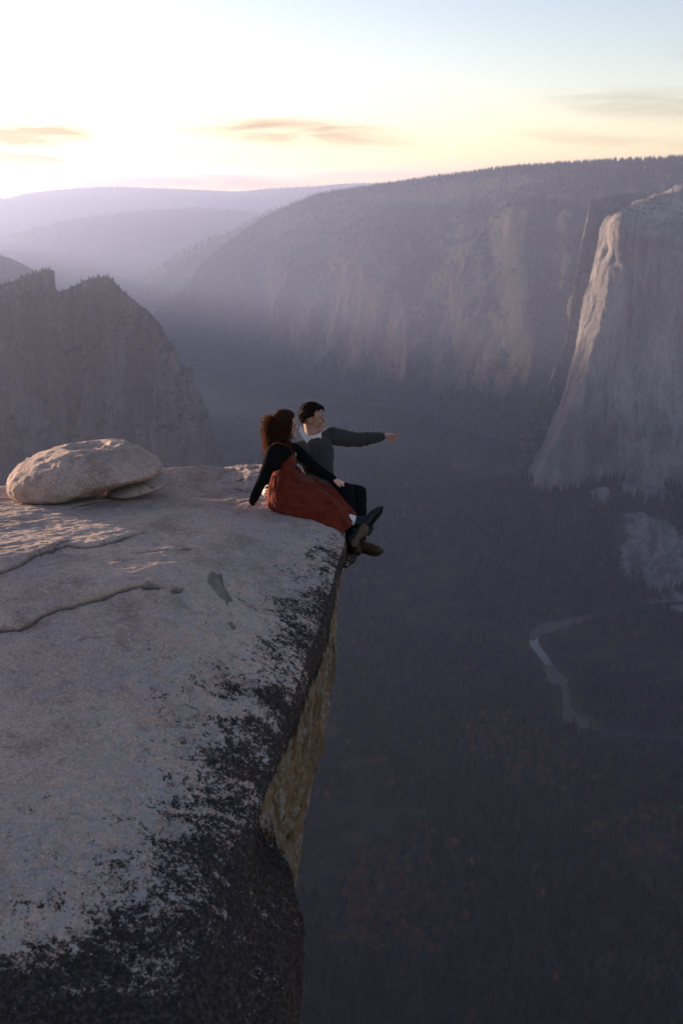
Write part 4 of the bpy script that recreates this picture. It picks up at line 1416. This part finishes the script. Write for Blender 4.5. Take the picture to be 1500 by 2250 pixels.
# ---- the man ------------------------------------------------------------------
def build_man():
    root = person_root('dark-haired man in grey knit sweater and black trousers, pointing across the valley')
    root.location = at(706, 1098, 8.42)
    A = lambda px, py, d: at(px, py, d)
    inv = Matrix.Translation(-root.location)
    hc = A(686, 919, 8.42)
    hf, hu = unit((1.0, -0.10, 0.02)), unit((-0.03, 0.04, 1.0))
    nb = A(689, 970, 8.44)
    shR, shL = A(661, 986, 8.36), A(726, 957, 8.58)
    elL, wrL = A(782, 967, 8.76), A(840, 959, 8.86)
    elR, wrR = A(622, 1025, 8.42), A(577, 1077, 8.19)
    chest, belly, pelv = A(695, 1000, 8.48), A(701, 1042, 8.46), A(705, 1076, 8.44)
    front = unit((0.62, -0.78, 0.0)); lat = unit((0.78, 0.62, 0.0)); up = np.array((0, 0, 1.0))
    ax = np.array([lat, front, up])
    hipR, hipL = A(694, 1084, 8.32), A(713, 1080, 8.50)
    knR, knL = A(760, 1079, 8.12), A(788, 1084, 8.36)
    anR, anL = A(776, 1182, 8.18), A(789, 1188, 8.36)
    b = Blob()
    pt = add_head(b, hc, hf, hu, nb, 0.055, 0.99)
    b.ell(chest, ax, (0.130, 0.080, 0.150)); b.ell(belly, ax, (0.110, 0.075, 0.12)); b.ell(pelv, ax, (0.130, 0.095, 0.07))
    b.cone(shR, shL, 0.045, 0.045); b.cone(nb, chest, 0.06, 0.075)
    b.chain([shL, elL, wrL], [0.052, 0.040, 0.026]); b.chain([shR, elR, wrR], [0.052, 0.040, 0.026])
    b.chain([hipR, knR, anR], [0.078, 0.054, 0.030]); b.chain([hipL, knL, anL], [0.078, 0.054, 0.030])
    b.cone(anR, anR + np.array((0.02, -0.07, -0.06)), 0.028, 0.018); b.cone(anL, anL + np.array((0.10, -0.02, -0.05)), 0.028, 0.018)
    tip = A(884, 951, 8.90)
    add_hand(b, wrL, tip - wrL, (0.05, 0.0, 1.0), (0.2, -1, 0), (-2, 58, 64, 66), 1.06, thumb=(0.80, 0.30, -0.55))
    add_hand(b, wrR, A(596, 1093, 8.00) - wrR, (-0.55, -0.45, 0.25), (0.2, -0.1, 1), (14, 14, 14, 14), 0.95, spread=0.25)
    body = b.build('body', M['skin'], root, 0.0042, 4)
    add_face(root, pt, M['hair_m'])
    # sweater
    sw = Blob()
    sw.ell(chest, ax, (0.160, 0.112, 0.165)); sw.cone(chest + up * 0.02, belly - up * 0.02, 0.155, 0.142, flat=(front, 0.74)); sw.ell(belly - up * 0.060, ax, (0.146, 0.118, 0.05))
    sw.cone(shR, shL, 0.060, 0.064); sw.ball(shR, 0.072); sw.ball(shL, 0.074)
    sw.chain([shL, shL * 0.45 + elL * 0.55, elL, elL * 0.45 + wrL * 0.55, wrL + (elL - wrL) * 0.06], [0.076, 0.070, 0.062, 0.054, 0.036])
    sw.chain([shR, elR, wrR + (elR - wrR) * 0.06], [0.074, 0.058, 0.040])
    armd = unit(wrL - shL)

    def wr(V):
        s = (V - shL) @ armd
        on = smooth(0.08, 0.2, s) * (V[:, 0] > shL[0])
        w = 0.010 * fbm(np.c_[s * 34, V[:, 1] * 8, V[:, 2] * 11], 3, 0.55, 3, ridged=True) * on
        w += 0.007 * (1 - on) * fbm(V * np.array((9, 9, 12)), 4, 0.55, 5, ridged=True)
        z = V[:, 2] - (belly[2] - 0.075)
        w += 0.006 * (1 - on) * np.exp(-(z / 0.012) ** 2)
        return w
    sw.build('sweater', M['knit'], root, 0.006, 4, wr)
    # shirt collar: two wings and a band
    band = []
    for k in range(29):
        a = 2 * math.pi * k / 28
        c = A(687, 955, 8.43) + np.array((math.cos(a) * 0.069, math.sin(a) * 0.067, 0.012 * math.cos(a + 2.6) * -1.0))
        band.append([c + np.array((0, 0, 0.016)), c + np.array((math.cos(a) * .008, math.sin(a) * .008, -0.024))])
    bo = link('collar_band', grid_mesh('collar_band', np.array(band)), M['shirt'], root)
    md = bo.modifiers.new('t', 'SOLIDIFY'); md.thickness = 0.006

    def wing(poly):
        V = [A(*p) for p in poly]; n = len(V)
        off = np.array((0, 0.010, 0.0))
        V = V + [v + off for v in V]
        bm = bmesh.new()
        vs = [bm.verts.new(v) for v in V]
        bm.faces.new(vs[:n]); bm.faces.new(vs[n:][::-1])
        for i in range(n):
            bm.faces.new((vs[i], vs[n + i], vs[n + (i + 1) % n], vs[(i + 1) % n]))
        bmesh.ops.recalc_face_normals(bm, faces=bm.faces)
        bmesh.ops.bevel(bm, geom=bm.edges[:], offset=0.002, segments=2, affect='EDGES')
        me = bpy.data.meshes.new('collar_wing'); bm.to_mesh(me); bm.free()
        link('collar_wing', me, M['shirt'], root)
    wing([(661, 936, 8.33), (656, 947, 8.285), (664, 960, 8.255), (674, 974, 8.235), (684, 964, 8.245), (676, 957, 8.275), (668, 948, 8.315)])
    wing([(705, 949, 8.335), (706, 964, 8.315), (694, 959, 8.265), (698, 954, 8.30)])
    # trousers
    tr = Blob()
    tr.ell(pelv, ax, (0.158, 0.125, 0.085))
    tr.chain([hipR, hipR * 0.5 + knR * 0.5, knR], [0.092, 0.082, 0.066]); tr.chain([hipL, hipL * 0.5 + knL * 0.5, knL], [0.092, 0.082, 0.066])
    tr.chain([knR, knR * 0.5 + anR * 0.5, anR], [0.066, 0.060, 0.054]); tr.chain([knL, knL * 0.5 + anL * 0.5, anL], [0.066, 0.060, 0.054])
    tr.build('trousers', M['denim'], root, 0.006, 4, lambda V: 0.006 * fbm(V * 11, 4, 0.55, 9, ridged=True))
    make_boot('boot', root, A(776, 1207, 8.36), A(838, 1216, 8.30), A(786, 1186, 8.37), (0.05, -0.25, 1.0), M['boot_brown'], M['sole_dark'])
    make_boot('boot', root, A(768, 1204, 8.24), A(786, 1218, 8.04), A(775, 1182, 8.18), (0.0, -0.1, 1.0), M['boot_brown'], M['sole_dark'], 0.95)
    # hair: short sides, swept top
    line = lambda f, s, u: (u > -0.72 + 0.60 * smooth(-0.75, -0.1, f) + 0.12 * smooth(-0.1, 0.2, f) + 0.62 * smooth(0.28, 0.62, f)) & ~((f > 0.40) & (u < 0.40))
    hair_cap('hair', pt, M['hair_m'], root, 1.10, line, 5, 0.007)
    r = np.random.default_rng(5)
    paths = []
    for k in range(620):
        th, ph = math.acos(r.uniform(-0.6, 1)), r.uniform(0, 2 * math.pi)
        f_, s_, u_ = math.sin(th) * math.cos(ph), math.sin(th) * math.sin(ph), math.cos(th)
        if not line(np.array(f_), np.array(abs(s_)), np.array(u_)): continue
        base = pt(-0.012 + f_ * 0.098, s_ * 0.078, 0.028 + u_ * 0.090)
        out = unit(base - pt(-0.012, 0, 0.028))
        topness = max(0, u_)
        side = np.cross(hf, hu)
        flow = hf * (0.9 if u_ > 0.45 else -0.75) - hu * (0.0 if u_ > 0.45 else 0.75) + side * (r.normal(0, .35))
        flow = unit(flow - out * (flow @ out))
        ln = (0.030 + 0.026 * topness) * r.uniform(0.7, 1.25)
        lift = (0.003 + 0.013 * topness + (0.012 if f_ > 0.4 else 0)) * r.uniform(0.5, 1.3)
        t = np.linspace(0, 1, 7)[:, None]
        P = base + out * (0.006 + lift * np.sin(t * 2.2)) + flow * (ln * t) - out * (ln * ln * 3.5 * t * t)
        paths.append((P, np.linspace(0.0055, 0.0016, 7)))
    tube_mesh('hair', paths, M['hair_m'], root, 5)
    for ch in root.children:
        ch.matrix_parent_inverse = inv
    return root


# ---- the woman ----------------------------------------------------------------
def build_woman():
    root = person_root('woman with long curly brown hair in rust-red pinafore dress, leaning on her hand')
    root.location = at(610, 1116, 8.05)
    inv = Matrix.Translation(-root.location)
    A = lambda px, py, d: at(px, py, d)
    hc = A(626, 933, 8.10)
    hf, hu = unit((0.90, 0.42, -0.04)), unit((0.02, 0.0, 1.0))
    nb = A(618, 972, 8.10)
    shR, shL = A(602, 995, 7.96), A(643, 988, 8.24)
    dh = min(ledge_hit(px, py) for px, py in ((518, 1117), (530, 1117), (542, 1116), (552, 1115))) - 0.035
    elR, wrR = A(582, 1045, dh + 0.01), A(552, 1107, dh)
    elL, wrL = A(688, 1027, 8.14), A(732, 1053, 8.10)
    chest, waist, pelv = A(618, 1010, 8.09), A(624, 1050, 8.09), A(614, 1092, 8.10)
    front, lat, up = unit((0.86, 0.30, 0.10)), unit((-0.33, 0.94, 0.0)), unit((-0.06, 0, 1))
    lat = unit(lat - front * (lat @ front)); up = np.cross(front, lat); up = up if up[2] > 0 else -up
    ax = np.array([front, lat, up])
    hipR, hipL = A(622, 1100, 8.02), A(626, 1094, 8.18)
    knR, knL = A(708, 1118, 8.03), A(714, 1108, 8.14)
    anL, anR = A(779, 1146, 8.03), A(772, 1172, 8.03)
    b = Blob()
    pt = add_head(b, hc, hf, hu, nb, 0.044, 1.0)
    b.ell(chest, ax, (0.075, 0.100, 0.13)); b.ell(waist, ax, (0.07, 0.095, 0.12)); b.ell(pelv, ax, (0.08, 0.12, 0.065))
    b.cone(shR, shL, 0.042, 0.042); b.cone(nb, chest, 0.046, 0.07)
    b.chain([shR, elR, wrR], [0.040, 0.032, 0.022]); b.chain([shL, elL, wrL], [0.040, 0.032, 0.022])
    b.chain([hipR, knR, anR], [0.060, 0.042, 0.026]); b.chain([hipL, knL, anL], [0.068, 0.042, 0.026])
    b.cone(anL, anL + np.array((0.05, 0, -0.02)), 0.026, 0.018); b.cone(anR, anR + np.array((0.0, -0.06, 0.0)), 0.024, 0.018)
    add_hand(b, wrR + np.array((0, 0, 0.006)), A(514, 1114.0, dh) - wrR, (-0.12, 0, 1.0), (0, -1, 0), (2, 3, 3, 4), 0.90, spread=0.4, thumb=(0.55, 0.75, -0.30))
    add_hand(b, wrL, A(757, 1064, 8.10) - wrL, (0.40, -0.15, 0.9), (0.1, -1, 0), (12, 13, 13, 14), 0.90, spread=0.15, thumb=(0.75, 0.45, -0.2))
    b.build('body', M['skin_pale'], root, 0.0042, 4)
    add_face(root, pt, M['hair_w'])
    # black long-sleeved top under the dress
    tp = Blob()
    tp.chain([shR, elR, wrR + (elR - wrR) * 0.07], [0.064, 0.046, 0.032]); tp.chain([shL, elL, wrL + (elL - wrL) * 0.05], [0.062, 0.047, 0.033])
    tp.cone(shR, shL, 0.055, 0.055); tp.ell(chest + up * 0.03, ax, (0.092, 0.12, 0.11)); tp.ell(chest - up * 0.06, ax, (0.092, 0.122, 0.12)); tp.cone(nb - up * 0.02, chest, 0.056, 0.08)
    tp.cone(shR, shR * 0.5 + elR * 0.5 + np.array((0.03, 0, 0)), 0.066, 0.058)
    tp.build('top', M['black_cloth'], root, 0.005, 4, lambda V: 0.004 * fbm(V * 16, 3, 0.55, 15, ridged=True))
    # bodice with straps
    bo = Blob()
    bo.ell(chest - up * 0.015 + front * 0.016, ax, (0.102, 0.124, 0.105)); bo.ell(waist + front * 0.006, ax, (0.098, 0.128, 0.13))
    bo.ell(chest + front * 0.055 - up * 0.015, ax, (0.058, 0.105, 0.060))
    bod = bo.build('bodice', M['corduroy'], root, 0.006, 4, lambda V: 0.005 * fbm(V * np.array((14, 14, 7)), 3, 0.55, 25, ridged=True))
    for sh, sd in ((shR, -1), (shL, 1)):
        base_b, base_f = chest - front * 0.075 + lat * sd * 0.045 + up * 0.05, chest + front * 0.100 + lat * sd * 0.050 + up * 0.035
        topp = sh * 0.62 + nb * 0.38 + up * 0.046
        K = catmull(np.array([base_b, base_b * 0.4 + topp * 0.6 + up * 0.015 - front * 0.02, topp, topp * 0.5 + base_f * 0.5 + up * 0.022 + front * 0.014, base_f]), 8)
        W = np.array([K + lat * w + up * (0.003 * (1 - (w / 0.018) ** 2)) for w in (-0.018, -0.006, 0.006, 0.018)]).transpose(1, 0, 2)
        so = link('strap', grid_mesh('strap', W), M['corduroy'], bod)
        md = so.modifiers.new('t', 'SOLIDIFY'); md.thickness = 0.006
        ring = np.array([base_f + front * 0.012 + (lat * math.cos(a) * 0.014 + up * math.sin(a) * 0.017) for a in np.linspace(0, 2 * math.pi, 15)])
        tube_mesh('buckle', [(ring, np.full(15, 0.0024))], M['metal'], bod, 6)
    # skirt, folds running down from the gathered waist
    secs = [((600, 1040, 8.09), (652, 1030, 8.09), 0.125), ((589, 1078, 8.10), (668, 1046, 8.10), 0.175), ((590, 1112, 8.10), (692, 1058, 8.10), 0.195),
            ((632, 1130, 8.09), (716, 1070, 8.10), 0.19), ((676, 1144, 8.07), (740, 1084, 8.10), 0.18), ((718, 1158, 8.05), (760, 1110, 8.09), 0.165), ((746, 1168, 8.03), (777, 1136, 8.07), 0.13)]
    nth = 150
    th = np.linspace(0, 2 * math.pi, nth, endpoint=False)
    rows = []
    for lo, hi, w in secs:
        L, U = A(*lo), A(*hi)
        c, a = (L + U) / 2, (L - U) / 2
        ct, stn = np.cos(th), np.sin(th)
        e = np.sign(ct) * np.abs(ct) ** 0.85
        rows.append(c + e[:, None] * a + stn[:, None] * np.array((0, -w, 0)))
    P = catmull(np.array(rows), 22)
    cen = P.mean(1, keepdims=True)
    out = P - cen; Lr = np.linalg.norm(out, axis=-1, keepdims=True); out = out / Lr
    s = np.linspace(0, 1, len(P))[:, None] + 0 * th[None, :]
    tt = th[None, :] + 0 * s
    drape = 0.030 * fbm(np.stack([np.cos(tt) * 2.2 + s * 1.4, np.sin(tt) * 2.2 - s * 0.9, s * 2.0 + 0 * tt], -1), 3, 0.5, 44, ridged=True)
    gather = 0.005 * np.sin(tt * 22 + 2.6 * np.sin(3 * tt)) * smooth(0.34, 0.04, s)
    folds = 0.014 * np.sin(tt * 5 + 4.0 * s + 1.8 * np.sin(2 * tt + 3 * s)) * smooth(0.1, 0.5, s)
    fine = 0.006 * fbm(np.stack([np.cos(tt) * 7, np.sin(tt) * 7, s * 6 + 0 * tt], -1), 3, 0.55, 48, ridged=True)
    d = drape + gather + folds + fine
    d = d * (1 - 0.75 * smooth(0.75, 1.0, np.cos(tt)))            # it lies flat on the rock
    P = P + out * d[..., None]
    inner = P[-1:] * 0.72 + P[-1:].mean(1, keepdims=True) * 0.28 - (P[-1:] - P[-4:-3]) * 1.5
    P = np.concatenate([P, inner], 0)
    sk = link('skirt', grid_mesh('skirt', P, wrap_v=True, flip=True), M['corduroy'], root)
    # socks and boots
    so = Blob(); so.cone(A(769, 1141, 8.03), A(781, 1145, 8.03), 0.043, 0.041); so.build('sock', M['sock'], root, 0.004, 2)
    so = Blob(); so.cone(A(756, 1158, 8.03), A(772, 1172, 8.04), 0.036, 0.038); so.build('sock', M['black_cloth'], root, 0.004, 2)
    make_boot('boot', root, A(803, 1171, 8.03), A(842, 1117, 8.05), A(782, 1145, 8.03), (-0.8, 0.0, 0.35), M['boot_black'], M['sole_dark'], 0.92, 0.046)
    make_boot('boot', root, A(772, 1197, 7.89), A(806, 1157, 7.93), A(770, 1170, 8.04), (-0.30, 1.0, 0.10), M['boot_black'], M['sole_tan'], 0.92, 0.044)
    # hair: scalp, half-up tail and loose curls
    line = lambda f, s, u: (u > -0.75 + 0.75 * smooth(-0.1, 0.35, f) + 0.55 * smooth(0.35, 0.8, f)) & ~((f > 0.45) & (u < 0.35))
    hair_cap('hair', pt, M['hair_w'], root, 1.14, line, 15, 0.008)
    r = np.random.default_rng(21)
    paths = []

    def curl(p0, p1, p2, p3, amp, turns, rad, n=34):
        t = np.linspace(0, 1, n)[:, None]
        C = (1 - t) ** 3 * p0 + 3 * (1 - t) ** 2 * t * p1 + 3 * (1 - t) * t ** 2 * p2 + t ** 3 * p3
        T = np.gradient(C, axis=0); T /= np.linalg.norm(T, axis=1, keepdims=True)
        S = np.cross(T, np.array((0.2, 0.9, 0.1))); S /= np.maximum(np.linalg.norm(S, axis=1, keepdims=True), 1e-6)
        B = np.cross(T, S)
        ph0 = r.uniform(0, 6.28)
        ang = ph0 + t * turns * 2 * math.pi
        C = C + amp * smooth(0.08, 0.5, t) * (np.cos(ang) * S + np.sin(ang) * B)
        rr = rad * (1 - 0.75 * np.linspace(0, 1, n) ** 2)
        paths.append((C, rr))
    for k in range(760):
        th_, ph_ = math.acos(r.uniform(-0.75, 0.9)), r.uniform(0, 2 * math.pi)
        f_, s_, u_ = math.sin(th_) * math.cos(ph_), math.sin(th_) * math.sin(ph_), math.cos(th_)
        if not line(np.array(f_), np.array(abs(s_)), np.array(u_)) or f_ > 0.42: continue
        p0 = pt(-0.012 + f_ * 0.100, s_ * 0.080, 0.028 + u_ * 0.094)
        hd = unit(hf * (f_ - 0.25) + np.cross(hf, hu) * s_ * 1.0 + 1e-6)
        ln = r.uniform(0.17, 0.30) * (0.85 if f_ > 0.2 else 1.0)
        rad_h = r.uniform(0.075, 0.135)
        base = pt(-0.03, 0, 0)
        p1 = p0 + hd * 0.035 + hu * 0.012
        p2 = base + hd * rad_h * 1.05 - hu * (ln * 0.45)
        p3 = base + hd * rad_h * r.uniform(0.75, 1.1) - hu * ln + hf * (0.02 if f_ > 0 else -0.02)
        curl(p0, p1, p2, p3, r.uniform(0.008, 0.019), r.uniform(2.5, 5.5), r.uniform(0.0020, 0.0046), 46)
    for k in range(190):                              # the gathered tail at the back of the head
        knot = pt(-0.112 + r.normal(0, .008), r.normal(0, .014), 0.050 + r.normal(0, .010))
        bk = unit(-hf * r.uniform(0.5, 1.2) + np.cross(hf, hu) * r.normal(0, 0.55) + hu * r.uniform(-0.2, 0.35))
        e = knot + bk * r.uniform(0.03, 0.075) - hu * r.uniform(0.10, 0.24)
        curl(knot, knot + bk * 0.055 + hu * 0.02, knot + bk * 0.085 - hu * 0.05, e, r.uniform(0.008, 0.017), r.uniform(2.0, 4.6), r.uniform(0.0022, 0.0045), 40)
    for k in range(240):                              # fly-away single hairs
        a = r.uniform(0, 2 * math.pi); u_ = r.uniform(-1.2, 1.0)
        hd = unit(hf * (math.cos(a) - 0.6) + np.cross(hf, hu) * math.sin(a))
        p0 = pt(-0.03, 0, 0) + hd * 0.085 + hu * u_ * 0.09
        e = p0 + hd * r.uniform(0.015, 0.05) - hu * r.uniform(0.0, 0.08)
        curl(p0, p0 + hd * 0.02, e + hu * 0.03, e, r.uniform(0.003, 0.010), r.uniform(0.6, 2.0), 0.0009, 16)
    tube_mesh('curls', paths, M['hair_w'], root, 5)
    for ch in root.children:
        ch.matrix_parent_inverse = inv
    return root


build_man()
build_woman()


# ------------------------------------------------------------------ haze
def haze():
    x0, x1, y0, y1, z0, z1 = -13000, 13000, -900, 18000, -1900, 265
    V = [(x, y, z) for x in (x0, x1) for y in (y0, y1) for z in (z0, z1)]
    Fc = [(0, 1, 3, 2), (4, 6, 7, 5), (0, 4, 5, 1), (2, 3, 7, 6), (0, 2, 6, 4), (1, 5, 7, 3)]
    me = mesh_arrays('haze', V, Fc, False)
    m = bpy.data.materials.new('haze_air')
    m.use_nodes = True
    nt = m.node_tree
    nt.nodes.clear()
    out = nt.nodes.new('ShaderNodeOutputMaterial')
    v = nt.nodes.new('ShaderNodeVolumePrincipled')
    v.inputs['Color'].default_value = (0.55, 0.635, 0.96, 1)
    v.inputs['Density'].default_value = 0.00006
    v.inputs['Anisotropy'].default_value = 0.45
    nt.links.new(v.outputs[0], out.inputs['Volume'])
    o = link('haze', me, m)
    tag(o, 'pale evening haze filling the valley air', 'haze', kind='stuff')


haze()
